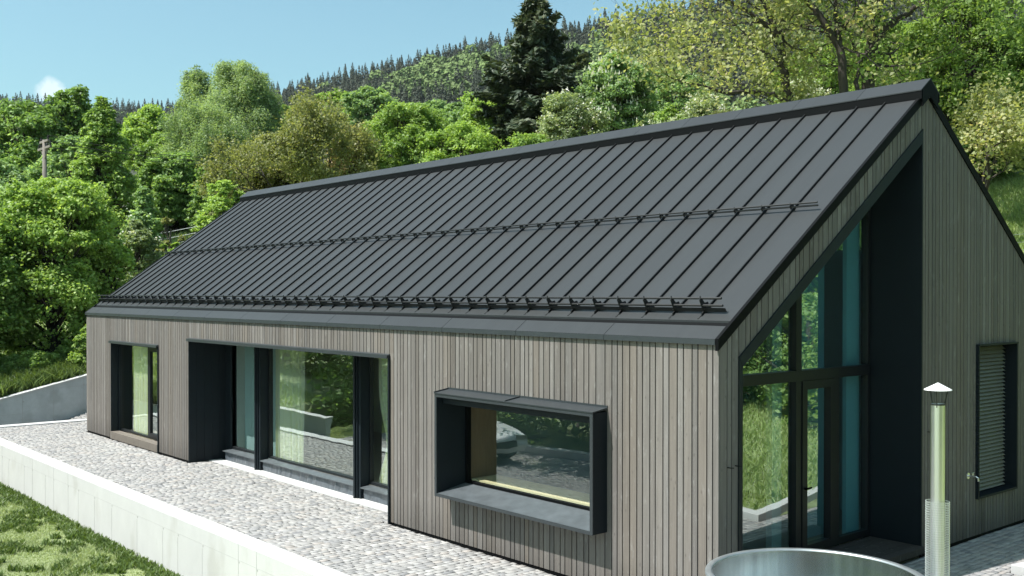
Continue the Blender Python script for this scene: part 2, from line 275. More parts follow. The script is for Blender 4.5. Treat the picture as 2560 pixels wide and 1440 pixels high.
def terr(x,y):
    x=np.asarray(x,float); y=np.asarray(y,float)
    back=.37*softp(y-12,1.2); back=np.where(back>9.9,9.9+(back-9.9)*.22,back); back=back*(1-.8*sstep(0,7,x)*(1-sstep(60,120,y)))
    w=-24.42-x
    left=np.where(w>0,.70+.20*np.clip(y,-5,12)+.15*np.clip(w,0,28)+.05*np.clip(w-28,0,200),0)
    left=np.where(y<-6,left*sstep(-16,-6,y),left)
    base=np.where((y<-2.2)&(x>-24.3),-.86,0.)
    rgt=np.where((x>1.3)&(y>4.6),.02+.05*np.clip(x-2,0,60),0.)
    rgt=np.where((x>1.3)&(y<=4.6)&(y>-2.2),-.15,rgt)
    fr=.10*softp(-(y+22),3)
    z=base+back+left+rgt+fr-.04
    flat=(x>-22.5)&(x<1.25)&(y>-2.3)&(y<11)
    z=np.where(flat,-.15,z)
    z=np.where((x>=1.25)&(x<5.4)&(y>-2.3)&(y<4.5),-.15,z)
    ramp=(x<=-22.5)&(x>-24.42)&(y<13)
    z=np.where(ramp,np.clip(-.36+.29*y,-1.2,3.2)-.05+back,z)
    D,u=polar(x,y); far=CAM[2]+D*hill_t(D,u)
    k=sstep(80,230,D)
    return z*(1-k)+far*k
def gcoords(lo,hi,a,b,st):
    c=list(np.arange(a,b+1e-6,st)); d=st; x=b
    while x<hi: d*=1.13; x+=d; c.append(x)
    d=st; x=a
    while x>lo: d*=1.13; x-=d; c.insert(0,x)
    return c
gx=np.array(sorted(set(gcoords(-1700,900,-46,14,.9)+[-24.45,-24.43,-24.41,-22.55,-22.45,1.22,1.28,5.38,5.42])))
gy=np.array(sorted(set(gcoords(-400,1700,-14,40,.9)+[-2.32,-2.28,-2.22,-2.18,4.5,4.58,4.62])))
GX,GY=np.meshgrid(gx,gy); GZ=terr(GX,GY)
rng=np.random.default_rng(5)
nx,ny=len(gx),len(gy); idx=np.arange(nx*ny).reshape(ny,nx)
Fq=np.stack([idx[:-1,:-1],idx[:-1,1:],idx[1:,1:],idx[1:,:-1]],-1).reshape(-1,4)
gnd=npmesh('ground',np.stack([GX,GY,GZ],-1).reshape(-1,3),Fq,M['grass'],kind='structure')
gnd.data.materials.append(mat('forest floor',(.030,.036,.018),rough=1,var=.4,nscale=.05)); Dg,ug=polar(GX,GY)
mi=(((Dg>170)|((Dg>62)&(ug<1500)))[:-1,:-1]).astype(np.int32).ravel(); gnd.data.polygons.foreach_set('material_index',mi)
# ---------------------------------------------------------------- paving
def cobbles(name,regions,seed,parent=None,m=None,**k):
    r=np.random.default_rng(seed); V=[];F=[];n=0
    for (x0,x1,y0,y1,zf) in regions:
        x=x0
        while x<x1-.03:
            w=min(.094*r.uniform(.9,1.12),x1-x); y=y0-r.uniform(0,.1)
            while y<y1:
                l=.128*r.uniform(.65,1.35); ya=max(y,y0); yb=min(y+l,y1)
                if yb-ya>.04:
                    g=.0045+r.uniform(0,.0025,4); j=r.uniform(-.004,.004,8)
                    q=np.array([[x+g[0]+j[0],ya+g[1]+j[1]],[x+w-g[2]+j[2],ya+g[1]+j[3]],[x+w-g[2]+j[4],yb-g[3]+j[5]],[x+g[0]+j[6],yb-g[3]+j[7]]])
                    c=q.mean(0); wob=.012*math.sin(x*3.1+y*1.7)
                    t=c+(q-c)*.95; hz=zf(c[0],c[1])+r.uniform(-.003,.003); tl=r.uniform(-.001,.001,4)
                    q[:,0]+=wob; t[:,0]+=wob
                    V.append(np.c_[q,[hz-.026]*4]); V.append(np.c_[c+(q-[wob,0]-c)*.97+[wob,0],[hz-.0015]*4]); V.append(np.c_[t,hz+tl])
                    for a in (0,4):
                        for i in range(4): F.append((n+a+i,n+a+(i+1)%4,n+a+4+(i+1)%4,n+a+4+i))
                    F.append((n+8,n+9,n+10,n+11)); n+=12
                y+=l
            x+=w
    return npmesh(name,np.concatenate(V),np.array(F),m or M['cobble'],parent,**k)
z0=lambda x,y:0.0
bedm=MB(); bedm.box(-22.2,5.1,-2.04,0.69,-.12,-.022); bedm.box(.0,1.2,.69,11,-.12,-.0222); bedm.box(1.2,5.1,.69,4.35,-.12,-.0224); bedm.box(-22.2,-20.1,.69,11,-.12,-.0226)
bedm.build('paving_bed',M['bed'],kind='structure')
cobbles('paving',[(-22.2,5.1,-2.04,-.012,z0),(-13.66,-6.27,-.012,.42,z0),(.012,1.12,-.012,11,z0),(1.12,5.1,-.012,4.4,z0),(-22.2,-20.07,-.012,9,z0)],1,kind='structure')
rampz=lambda x,y:-.36+.29*y
cobbles('ramp_paving',[(-24.2,-22.56,-2,9.5,rampz)],2,kind='structure')
MB().prism([(-2.5,-1.13),(9.5,2.345),(9.5,2.2),(-2.5,-1.3)],'x',-24.2,-22.56).build('ramp_bed',M['bed'],kind='structure')
cobbles('driveway',[(-20,9,-9.2,-5.4,lambda x,y:-.84)],3,kind='structure')
# concrete strip in front of the wide window
MB().box(-13.66,-6.27,.42,.70,-.08,.012).build('concrete_strip',M['conc'],kind='structure')
# ---------------------------------------------------------------- concrete walls
def wall_detail(wall,m,x0,x1,yf,ztop,zbot,seed,side=-1):
    r=random.Random(seed); j=MB(); x=x0+.4
    while x<x1:
        j.box(x,x+.008,yf-.002 if side<0 else yf,yf+.0 if side<0 else yf+.002,zbot,ztop-.30 if r.random()<.8 else ztop-.01)
        for zz in (ztop-.26,):
            a=x+.03; j.prism([(a+.014*math.cos(t*math.pi/4),zz+.014*math.sin(t*math.pi/4)) for t in range(8)],'y',yf-.004,yf)
        x+=r.choice([.55,.6,.9,1.1,1.2])
    return j.build('formwork_joints',m,wall)
w=empty('retaining_wall',(-9,-2.2,0),'long pale concrete retaining wall between the cobbled terrace and the lawn','wall')
b=MB(); b.box(-22.55,5.4,-2.36,-2.04,-1.6,.035); b.build('wall_body',M['conc'],w,bevel=.008)
wall_detail(w,M['joint'],-22.4,5,-2.36,.035,-1.4,4)
j=MB(); j.box(-22.4,5.2,-2.3615,-2.36,-.205,-.202); j.build('pour_line',M['joint'],w)
w=empty('kerb_wall',(-22.4,3,0),'pale concrete kerb closing the far end of the terrace','kerb')
MB().box(-22.56,-22.2,-2.04,9,-1.4,.03).build('wall_body',M['conc'],w,bevel=.008)
w=empty('ramp_wall',(-24.3,2,0),'shaded grey concrete wall rising beside the sunken ramp left of the house','wall')
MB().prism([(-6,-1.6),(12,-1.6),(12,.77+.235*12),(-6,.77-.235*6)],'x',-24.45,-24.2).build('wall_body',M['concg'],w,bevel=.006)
j=MB()
for yy in (-3.1,-1.75,-.42,.42,1.25,2.6,4.0): 
    j.box(-24.2,-24.198,yy,yy+.01,-1.4,.74+.235*yy)
    for zz in (.55+.235*yy,-.25+.27*yy): j.prism([(yy+.03+.022*math.cos(t*math.pi/4),zz+.022*math.sin(t*math.pi/4)) for t in range(8)],'x',-24.2,-24.192)
j.box(-24.2,-24.1985,-6,-.42,.10,.106); j.box(-24.2,-24.1985,.42,6,.80,.806)
j.build('formwork_joints',M['joint'],w)
MB().prism([(-6,.77-.235*6),(12,.77+.235*12),(12,.80+.235*12),(-6,.80-.235*6)],'x',-24.48,-24.17).build('coping',M['conc'],w)
w=empty('garden_kerb',(1.2,4.5,0),'low concrete garden kerb whose corner shows at the right edge','kerb')
b=MB(); b.prism([(1.13,4.44),(9.5,5.2),(9.5,5.45),(1.36,4.70),(2.62,10.8),(2.36,10.8)],'z',-.2,.10); b.build('wall_body',M['conc'],w,bevel=.01)
w=empty('driveway_wall',(-24,-6,-.86),'low free-standing concrete wall beyond the lawn, seen only in the wide window','wall')
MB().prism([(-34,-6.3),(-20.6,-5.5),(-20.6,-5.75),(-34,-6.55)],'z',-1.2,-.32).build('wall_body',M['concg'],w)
MB().prism([(-34,-6.28),(-20.58,-5.48),(-20.58,-5.77),(-34,-6.57)],'z',-.32,-.28).build('coping',M['conc'],w)
w=empty('driveway_kerb',(-6,-9.4,-.86),'pale kerb along the outer edge of the driveway, seen in the box window','kerb')
MB().box(-20,9,-9.5,-9.2,-1.1,-.66).build('wall_body',M['conc'],w)
# ---------------------------------------------------------------- house
LX=-20.04; RY=4.46; WY=8.92; S=.7235; ZE=3.06
def zr(y): return ZE+S*min(y,WY-y)
house=empty('house',(-10,4.46,0),'long gabled house clad in weathered grey boards under a black metal roof','house')
def strips(a0,a1,cuts,seed,wide=(.118,.083),gap=.016):
    """board edges between a0 and a1, forced to break at the cuts"""
    r=random.Random(seed); ed=sorted([a0]+[c for c in cuts if a0<c<a1]+[a1]); out=[]
    for s0,s1 in zip(ed[:-1],ed[1:]):
        x=s0; i=0
        while x<s1-1e-4:
            w=wide[i%2 if r.random()<.8 else r.randint(0,1)]*r.uniform(.93,1.07); i+=1
            if s1-x-w<.05: w=s1-x
            out.append((x+gap/2 if x>a0 else x,x+w-gap/2 if x+w<a1-1e-4 else x+w)); x+=w
    return out
def clad(name,ax,plane,t,a0,a1,zb,ztop,holes,seed,m=M['clad'],parent=house):
    """vertical boards; holes: (a0,a1,zlow(a),zhigh(a)); ztop(a)"""
    b=MB(); cuts=[h[i] for h in holes for i in(0,1)]
    r=random.Random(seed+9)
    for p,q in strips(a0,a1,cuts,seed):
        mid=(p+q)/2; hs=[h for h in holes if h[0]<mid<h[1]]
        segs=[]; lo=(zb,zb)
        for h in sorted(hs,key=lambda h:h[2](mid)):
            segs.append((lo,(h[2](p),h[2](q)))); lo=(h[3](p),h[3](q))
        segs.append((lo,(ztop(p),ztop(q))))
        for l_,h_ in segs:
            if max(h_)-min(l_)<.02 or (h_[0]-l_[0]<.0 and h_[1]-l_[1]<.0): continue
            pts=[(p,l_[0]),(q,l_[1]),(q,max(h_[1],l_[1]+.001)),(p,max(h_[0],l_[0]+.001))]
            dd=r.uniform(-.0015,.0015)
            b.prism(pts,ax,plane+min(0,t),plane+max(0,t)+ (dd if t<0 else 0)*0 + 0)
    return b.build(name,m,parent)
c_=lambda v:(lambda a:v)
W1=(-18.26,-15.33,0.0,2.33); W2=(-13.68,-6.25,0.0,2.53); W3=(-4.72,-1.67,.72,2.09)
frontholes=[(W1[0],W1[1],c_(-1),c_(2.35)),(W2[0],W2[1],c_(-1),c_(2.555)),(-4.715,-1.68,c_(.73),c_(2.10))]
clad('front_cladding','y',.0,.022,LX,-.004,.035,c_(2.985),frontholes,11)
def zg(y): return zr(y)-.10
def sof(y): return 2.835+S*(y-.355)
PY0,PY1=.345,4.31
gableholes=[(PY0,PY1,c_(-1),lambda y:sof(y)+.012),(5.905,7.19,c_(.56),c_(2.765))]
clad('gable_cladding','x',0.0,-.022,0.0225,WY-.02,.035,zg,gableholes,12)
clad('rear_cladding','y',WY,-.022,LX,-.03,.035,c_(2.98),[],13)
clad('end_cladding','x',LX,.022,0.03,WY-.03,.035,zg,[],14)
# structure behind the boards (blocks with the openings left free)
b=MB()
y0,y1=.030,.27
for x0,x1,za,zb in ((LX+.03,W1[0]-.03,0,2.95),(W1[0]-.03,W1[1]+.03,2.37,2.95),(W1[1]+.03,W2[0]-.03,0,2.95),(W2[0]-.03,W2[1]+.03,2.58,2.95),(W2[1]+.03,-4.76,0,2.95),(-4.76,-1.63,0,.68),(-4.76,-1.63,2.14,2.95),(-1.63,-.03,0,2.95)):
    b.box(x0,x1,y0,y1,za,zb)
b.box(LX+.03,-.03,WY-.25,WY-.03,0,2.95)
# gable: pieces as prisms in (y,z)
g0,g1=-.25,-.030
b.prism([(.271,0),(PY0-.02,0),(PY0-.02,sof(PY0)+.02),(PY1+.02,sof(PY1)+.03),(PY1+.02,zg(PY1)-.02),(.271,zg(.271)-.02)],'x',g0,g1)
b.prism([(PY1+.02,0),(5.87,0),(5.87,zg(5.87)-.02),(RY,zg(RY)-.02),(PY1+.02,zg(PY1)-.02)],'x',g0,g1)
b.prism([(5.87,0),(7.22,0),(7.22,.53),(5.87,.53)],'x',g0,g1)
b.prism([(5.87,2.80),(7.22,2.80),(7.22,zg(7.22)-.02),(5.87,zg(5.87)-.02)],'x',g0,g1)
b.prism([(7.22,0),(WY-.26,0),(WY-.26,zg(WY-.26)-.02),(7.22,zg(7.22)-.02)],'x',g0,g1)
b.prism([(.05,0),(WY-.05,0),(WY-.05,2.9),(RY,zg(RY)-.1),(.05,2.9)],'x',LX+.03,LX+.25)
b.build('wall_core',M['void'],house)
for q in ((LX+.02,W1[0]-.02,.012,.03),(W1[1]+.02,W2[0]-.02,.012,.03),(W2[1]+.02,-.012,.012,.03),(-.03,-.012,.03,PY0-.01),(-.03,-.012,PY1+.03,WY-.02)):
    MB().box(*q,-.03,.10).build('plinth',M['black'],house)
# roof -------------------------------------------------------------
def rp(x,y,off=0,back=False):
    yy=WY-y if back else y
    return (x,yy,ZE+S*y+off)
def slab(b,x0,x1,ya,yb,o0,o1,back=False,oa=None):
    """sloping board from ya to yb on the roof plane, between offsets o0 (under) and o1 (top)"""
    pts=[rp(x0,ya,o0,back),rp(x1,ya,o0,back),rp(x1,yb,o0,back),rp(x0,yb,o0,back),rp(x0,ya,o1,back),rp(x1,ya,o1,back),rp(x1,yb,o1,back),rp(x0,yb,o1,back)]
    fs=[(0,3,2,1),(4,5,6,7),(0,1,5,4),(1,2,6,5),(2,3,7,6),(3,0,4,7)]
    if back: fs=[f[::-1] for f in fs]
    b.add(pts,fs)
roof=MB(); X0=LX-.02; X1=.005
seams=[-.475-.4195*k for k in range(47)]
for back in (False,True):
    if not back:
        ed_=[X1-.03]+seams+[X0+.03]
        for a,c in zip(ed_[1:],ed_[:-1]): slab(roof,a+.0005,c-.0005,.245,RY-.002,-.06,-.012+.0006*math.sin(a*9),back)
    else:
        slab(roof,X0+.03,-4.4,.245,RY-.002,-.06,-.012,back); slab(roof,-1.2,X1-.03,.245,RY-.002,-.06,-.012,back)
        slab(roof,-4.4,-1.2,.245,1.5,-.06,-.012,back); slab(roof,-4.4,-1.2,3.7,RY-.002,-.06,-.012,back)  # unseen opening left in the rear slope, added to light the room
    for i,s in enumerate(seams):
        # folded seam foot
        slab(roof,s-.030,s-.013,.26,RY-.22,-.012,-.004,back)
rf=roof.build('roof',M['roofm'],house)
sm_=MB(); slab(sm_,-.007,.007,.30,RY-.205,-.012,.024); sm0=None
for s in seams:
    if sm0 is None: o=sm_.build('seam',M['seam'],rf); sm0=o.data
    else: o=bpy.data.objects.new('seam',sm0); COL.objects.link(o); o.parent=rf
    o.location.x=s
sm_=MB()
for s in seams:
    if -4.42<s<-1.18: slab(sm_,s-.015,s+.015,.30,1.48,-.012,.038,True); slab(sm_,s-.015,s+.015,3.72,RY-.205,-.012,.038,True)
    else: slab(sm_,s-.015,s+.015,.30,RY-.205,-.012,.038,True)
sm_.build('rear_seams',M['seam'],rf)
for back in (False,True):
    for xa,xb in ((X1-.03,X1+.012),(X0-.012,X0+.03)):
        vb=MB(); slab(vb,xa,xb,-.03,RY,-.125,.004,back); vb.build('verge_trim',M['black'],rf)
# eave panels with joints, fascia, gutter slot
for back in (False,True):
    e=MB(); xj=[X0+.03]+[-1.67-1.6*k for k in range(11,-1,-1)]+[X1-.031]
    for a,c in zip(xj[:-1],xj[1:]): slab(e,a+.004,c-.004,-.030,.155,-.02,0.0,back)
    e.build('eave_panel',M['roofm'],rf)
    f=MB(); yy=(-.034,-.012) if not back else (WY+.012,WY+.034)
    for a,c in zip(xj[:-1],xj[1:]): f.box(a+.003,c-.003,yy[0],yy[1],2.975,ZE-.026)
    f.box(X0,X1,*( (-.012,.02) if not back else (WY-.02,WY+.012)),2.985,ZE-.06)
    f.build('fascia',M['trim'],rf)
    g=MB(); slab(g,X0+.04,X1-.04,.15,.27,-.11,-.085,back); slab(g,X0+.04,X1-.04,.160,.172,-.085,-.012,back); slab(g,X0+.04,X1-.06,.195,.235,-.05,-.028,back)
    g.build('gutter',M['black'],rf)
cap=MB(); xj=[X0-.02]+[-.903-1.0475*k for k in range(18,-1,-1)]+[X1+.045]
for back in (False,True):
    for a,c in zip(xj[:-1],xj[1:]): slab(cap,a+.003,c-.003,RY-.250,RY,.108,.123,back)
cp=cap.build('ridge_cap',M['roofm'],rf)
v=MB()
for back in (False,True):
    slab(v,X0-.018,X1+.043,RY-.243,RY-.236,-.004,.1075,back)
    slab(v,X0-.018,X0-.005,RY-.215,RY,-.12,.1075,back); slab(v,X1+.03,X1+.043,RY-.215,RY,-.12,.1075,back)
v.build('ridge_vent',M['black'],rf)
# snow guards
def guard(name,yc,big,label):
    g=MB(); xa,xb=(-20.0,-.19 if big else -.10)
    gd=empty(name,(0,0,0)); gd.parent=house; gd.matrix_parent_inverse=Matrix.Translation(-Vector(house.location)); gd['label']=label
    h1,h2=(.165,.085) if big else (.088,.050); r=.014 if big else .012
    n=np.array([0,-S,1]); n=n/np.linalg.norm(n); sl_=np.array([0,1,S]); sl_/=np.linalg.norm(sl_)
    P=lambda x,y,h,s=0: np.array(rp(x,y,0))+n*h+sl_*s
    ba=P(0,yc,.035,.10); bb=P(0,yc,.035,-.10); 
    m=None
    for i,x in enumerate(seams):
        if m is None:
            q=MB(); t=.006
            pr=[(-.055,.03),(.070,.03),(.070,.065),(.02,.085),(.0,h1+.03),(-.035,h1-.005),(-.05,.05)] if big else [(-.035,.03),(.045,.03),(.04,.055),(.0,h1+.018),(-.025,h1-.01)]
            V=[P(0,yc,h,s)+np.array([dx,0,0]) for dx in(-t,t) for s,h in pr]; k=len(pr)
            q.add(V,[tuple(range(k)),tuple(range(2*k-1,k-1,-1))]+[(i_,k+i_,k+(i_+1)%k,(i_+1)%k)[::-1] for i_ in range(k)])
            # clamp jaws on the seam
            for dx in (-.030,.018) if big else ():
                V=[P(0,yc,h,s)+np.array([dx+o,0,0]) for o in(0,.012) for s,h in((-.05,.0),(.06,.0),(.06,.045),(-.05,.045))]
                q.add(V,[(0,1,2,3),(7,6,5,4),(0,4,5,1),(1,5,6,2),(2,6,7,3),(3,7,4,0)])
            ob=q.build('bracket',M['blackm'],gd); m=ob.data; ob.location.x=x
            ob.matrix_parent_inverse=Matrix.Identity(4)
        else:
            ob=bpy.data.objects.new('bracket',m); COL.objects.link(ob); ob.parent=gd; ob.location=(x,0,0)
    for h,s in ((h1,-.004),(h2,-.03 if big else -.012)):
        t=MB(); t.tube([P(xa,yc,h,s),P(xb,yc,h,s)],r,8); t.build('pipe',M['blackm'],gd,smooth=False).matrix_parent_inverse=Matrix.Identity(4)
    if big:
        t=MB(); a=xa
        V=[P(xx,yc,h,-.045+o) for xx in(xa,xb+.03) for o in(0,.004) for h in(.008,.062)]
        t.add(V,[(0,1,3,2),(4,6,7,5),(0,4,5,1),(2,3,7,6),(1,5,7,3),(0,2,6,4)])
        t.build('ice_stop',M['blackm'],gd).matrix_parent_inverse=Matrix.Identity(4)
guard('snow_guard',.385,True,'heavy lower snow guard rail above the eaves')
guard('snow_guard',2.055,False,'thin snow guard rail across the middle of the roof')
# window 1 ---------------------------------------------------------
def frame_rect(b,x0,x1,z0,z1,y0,y1,t,tb=None,tt=None):
    tb=tb or t; tt=tt or t
    b.box(x0,x0+t,y0,y1,z0,z1); b.box(x1-t,x1,y0,y1,z0,z1); b.box(x0+t,x1-t,y0,y1,z0,z0+tb); b.box(x0+t,x1-t,y0,y1,z1-tt,z1)
def pane(name,pts,m,parent):
    b=MB(); b.add(pts,[tuple(range(len(pts)))]); return b.build(name,m,parent)
def ypane(x0,x1,z0,z1,y,parent,m=M['glass']): return pane('pane',[(x0,y,z0),(x1,y,z0),(x1,y,z1),(x0,y,z1)],m,parent)
def awn(x0,x1,z,parent,breaks=()):
    b=MB(); ed=[x0]+list(breaks)+[x1]
    for i,(a,c) in enumerate(zip(ed[:-1],ed[1:])):
        b.prism([(-.055,z-.012),(-.055,z+.022),(.02,z+.045),(.02,z-.012)],'x',a+(0 if i==0 else .003),c)
        b.box(a,c,-.062,-.055,z-.03,z+.026)
    return b.build('drip_cap',M['trim'],parent)
def piece(b,name,m,parent=house,**k): return b.build(name,m,parent,**k)
lin=MB(); x0,x1=W1[0],W1[1]
lin.box(x0-.025,x0,-.008,.60,.0,2.36); lin.box(x1,x1+.028,-.03,.60,.0,2.36); lin.box(x0,x1,.0,.60,2.33,2.36); lin.box(x0,x0+.05,.16,.24,.2,2.33)
fr=MB(); frame_rect(fr,x0,x1,.19,2.33,.215,.285,.055,.05,.05); fr.box(-16.50,-16.42,.212,.288,.24,2.28)
frame_rect(fr,-16.42,-15.42,.24,2.28,.20,.27,.085)
w1=piece(fr,'window',M['frame'],label='tall terrace door window at the left end of the front')
lin.build('reveal',M['lining'],w1); ypane(x0+.055,-16.50,.24,2.28,.25,w1,M['glassb']); ypane(-16.335,-15.505,.325,2.195,.235,w1)
awn(x0-.02,x1+.02,2.355,w1)
st=MB()
for i in range(3): st.box(x0+.005,x1-.005,-.035+i*.075,-.035+i*.075+.071,.02,.188)
piece(st,'door_step',M['step'])
# window 2: deep recess with three panes and two fins --------------------
x0,x1=W2[0],W2[1]; gy=.87
lin=MB()
for i in range(5): lin.box(x0-.025,x0,-.008+i*.17,-.008+(i+1)*.17-.004,.0,2.56)
lin.box(x1,x1+.03,-.035,.95,.0,2.57); lin.box(x0,x1,0.0,.95,2.53,2.575)
lin.box(x0,x0+.26,.80,.95,.0,2.53)
fr=MB(); zb=.24
frame_rect(fr,x0+.20,-11.95,zb,2.53,gy-.04,gy+.04,.06,.05); frame_rect(fr,-11.80,-8.30,zb,2.53,gy-.04,gy+.04,.05,.04); frame_rect(fr,-8.14,x1,zb,2.53,gy-.04,gy+.04,.055,.05)
w2=piece(fr,'window',M['frame'],label='wide recessed window in three panes, mirroring garden trees')
lin.build('reveal',M['lining'],w2)
ypane(x0+.26,-12.01,zb+.05,2.47,gy,w2); ypane(-11.75,-8.35,zb+.04,2.48,gy,w2); ypane(-8.085,x1-.055,zb+.05,2.475,gy,w2)
for xf in (-11.95,-8.26):
    f=MB(); f.box(xf,xf+.045,.60,gy-.04,.012,2.53); f.box(xf+.052,xf+.085,.63,gy-.04,.012,2.53); f.box(xf+.092,xf+.15,.655,gy-.04,.012,2.53); f.box(xf+.045,xf+.092,.70,gy-.04,.012,2.53)
    f.build('mullion_fin',M['lining'],w2)
sl2=MB(); sf=MB()
for a,c in ((x0+.19,-11.96),(-11.78,-8.27),(-8.09,x1-.005)):
    sl2.prism([(.635,.198),(.635,.214),(gy-.04,.236),(gy-.04,.20)],'x',a,c)
    # creased membrane upstand
    n=max(8,int((c-a)/.07)); V=[];F=[]; r=random.Random(int(a*10))
    for i in range(n+1):
        xx=a+.03+(c-a-.04)*i/n
        o=r.uniform(-.014,.010)
        V+=[(xx,.695+.0,.012),(xx,.69+o,.10),(xx,.69,.198)]
    for i in range(n):
        for k in(0,1): F.append((3*i+k,3*i+3+k,3*i+4+k,3*i+1+k))
    sf.add(V,F); sf.box(a+.03,c-.01,.70,gy+.02,.012,.1975)
sl2.build('window_sill',M['sillm'],w2); sf.build('sill_upstand',M['foil'],w2)
awn(x0-.02,x1+.02,2.56,w2,(-11.2,-8.8))
h=MB(); h.box(-13.36,-13.335,gy-.075,gy-.04,1.05,1.27); h.build('handle',M['black'],w2)
# window 3: box window ------------------------------------------------
bx=MB(); x0,x1=-4.75,-1.643; z0_,z1_=.69,2.12; yf=-.235
bx.box(x0,x0+.035,yf,.30,z0_,z1_); bx.box(x1-.035,x1,yf,.30,z0_,z1_)
bx.box(x0+.035,x1-.035,yf,.30,z1_-.04,z1_); bx.box(x0+.035,x1-.035,yf+.10,.30,z1_-.14,z1_-.04)
bx.prism([(yf,z0_),(.30,z0_),(.30,z0_+.02),(yf,z0_+.02)],'x',x0+.035,x1-.035)
w3=piece(bx,'box_window',M['lining'],bevel=.003)
b=MB(); b.prism([(yf,z0_+.0205),(.27,z0_+.0205),(.27,.815),(yf,.728)],'x',x0+.0352,x1-.0352); b.build('window_sill',M['sillm'],w3)
e=MB(); t=.012
e.box(x0-.006,x0+.038,yf-t,yf-.001,z0_-.004,z1_-.042); e.box(x1-.046,x1+.002,yf-t,yf-.001,z0_-.004,z1_-.042); e.box(x0+.038,x1-.046,yf-t,yf-.001,z0_-.004,.730); e.box(x0-.006,x1+.002,yf-t,yf-.001,z1_-.042,z1_+.002); e.build('edge_trim',M['trim'],w3)
cpv=MB(); xm=-3.22
for a,c in ((x0-.01,xm),(xm+.004,x1+.01)):
    cpv.prism([(yf-.02,z1_+.003),(yf-.02,z1_+.016),(-.002,z1_+.052),(-.002,z1_+.030)],'x',a,c)
    cpv.box(a,c,-.010,-.002,z1_+.052,z1_+.075)
cpv.prism([(yf-.02,z1_+.016),(yf-.02,z1_+.032),(-.002,z1_+.070),(-.002,z1_+.052)],'x',xm-.01,xm+.012)
cpv.prism([(yf-.02,z1_+.016),(yf-.02,z1_+.032),(-.002,z1_+.070),(-.002,z1_+.052)],'x',x0-.01,x0+.005)
cpv.build('top_flashing',M['trim'],w3)
fr=MB(); frame_rect(fr,x0+.035,x1-.035,.80,z1_-.14,.27,.34,.045,.05,.03); fr.build('frame',M['black'],w3)
ypane(x0+.08,x1-.08,.85,z1_-.17,.30,w3,M['glassb'])
nb=MB(); nb.box(x0+.04,x1-.04,.36,.85,.82,.865); nb.build('inner_ledge',M['inwoodl'],w3)
nb=MB()
for i in range(5): nb.box(x0+.01,x0+.04,.35+i*.1,.35+i*.1+.098,.866,2.2); nb.box(x1-.04,x1-.01,.35+i*.1,.35+i*.1+.098,.866,2.2)
nb.box(x0+.04,x1-.04,.35,.85,1.99,2.02); nb.build('inner_lining',M['inwood'],w3)
pn=MB(); pn.box(-14.2,-11.86,1.10,1.14,.136,2.6); pn.build('interior_panel',mat('pale teal panel',(.50,.66,.66),rough=.7,var=.03),house)
# gable portal -------------------------------------------------------
gx_=-.78
lin=MB()
lin.prism([(PY1,.02),(PY1+.028,.02),(PY1+.028,sof(PY1)+.03),(PY1,sof(PY1)+.01)],'x',gx_-.1,.010)   # right side wall
lin.prism([(PY0-.012,.02),(PY0+.055,.02),(PY0+.055,sof(PY0)-.03),(PY0-.012,sof(PY0)+.01)],'x',gx_-.1,.014)
lin.prism([(PY0-.012,sof(PY0-.012)+.01),(PY0+.055,sof(PY0)-.10),(PY1,sof(PY1)-.165),(PY1,sof(PY1)+.01)],'x',gx_-.1,.018)
po=piece(lin,'entrance_portal',M['lining'],label='tall sloping glazed entrance recess in the gable end')
def gz(y): return sof(y)-.165
fr=MB(); xa,xb=gx_-.04,gx_+.04; tr0,tr1=2.40,2.535; zf=.15
def xbar(y0,y1,z0,z1,a=xa,b_=xb): fr.box(a,b_,y0,y1,z0,z1)
fr.prism([(PY0+.055,zf),(PY0+.12,zf),(PY0+.12,gz(PY0+.12)),(PY0+.055,gz(PY0+.055))],'x',xa,xb)
fr.prism([(PY1-.055,zf),(PY1,zf),(PY1,gz(PY1)),(PY1-.055,gz(PY1-.055))],'x',xa,xb)
fr.prism([(PY0+.12,gz(PY0+.12)-.09),(PY1-.055,gz(PY1-.055)-.09),(PY1-.055,gz(PY1-.055)),(PY0+.12,gz(PY0+.12))],'x',xa,xb)
xbar(PY0+.12,PY1-.055,tr0,tr1,xa,xb+.03)
fr.prism([(2.50,tr1),(2.62,tr1),(2.62,gz(2.62)-.09),(2.50,gz(2.50)-.09)],'x',xa,xb+.02)
xbar(PY0+.12,2.50,zf,zf+.09); xbar(2.50,2.62,zf,tr0,xa,xb+.02); xbar(3.40,3.50,zf,tr0,xa,xb+.02); xbar(3.50,PY1-.055,zf,zf+.09)
fr.build('frame',M['frame'],po)
dr=MB(); a0,a1=2.625,3.395
dr.box(xa+.01,xb+.035,a0,a0+.11,zf+.01,tr0-.005); dr.box(xa+.01,xb+.035,a1-.12,a1,zf+.01,tr0-.005); dr.box(xa+.01,xb+.035,a0+.11,a1-.12,zf+.01,zf+.12); dr.box(xa+.01,xb+.035,a0+.11,a1-.12,tr0-.115,tr0-.005)
do=dr.build('door',M['frame'],po)
hd=MB(); hd.box(xb+.04,xb+.075,a0+.03,a0+.055,1.00,1.02); hd.box(xb+.06,xb+.075,a0+.03,a0+.16,1.005,1.025); hd.build('handle',M['black'],do)
def xpane(pts,parent=po,m=M['glassg']): return pane('pane',[(gx_,p,q) for p,q in pts],m,parent)
xpane([(PY0+.12,zf+.09),(2.50,zf+.09),(2.50,tr0),(PY0+.12,tr0)]); xpane([(a0+.11,zf+.12),(a1-.12,zf+.12),(a1-.12,tr0-.115),(a0+.11,tr0-.115)],do)
xpane([(3.50,zf+.09),(PY1-.055,zf+.09),(PY1-.055,tr0),(3.50,tr0)])
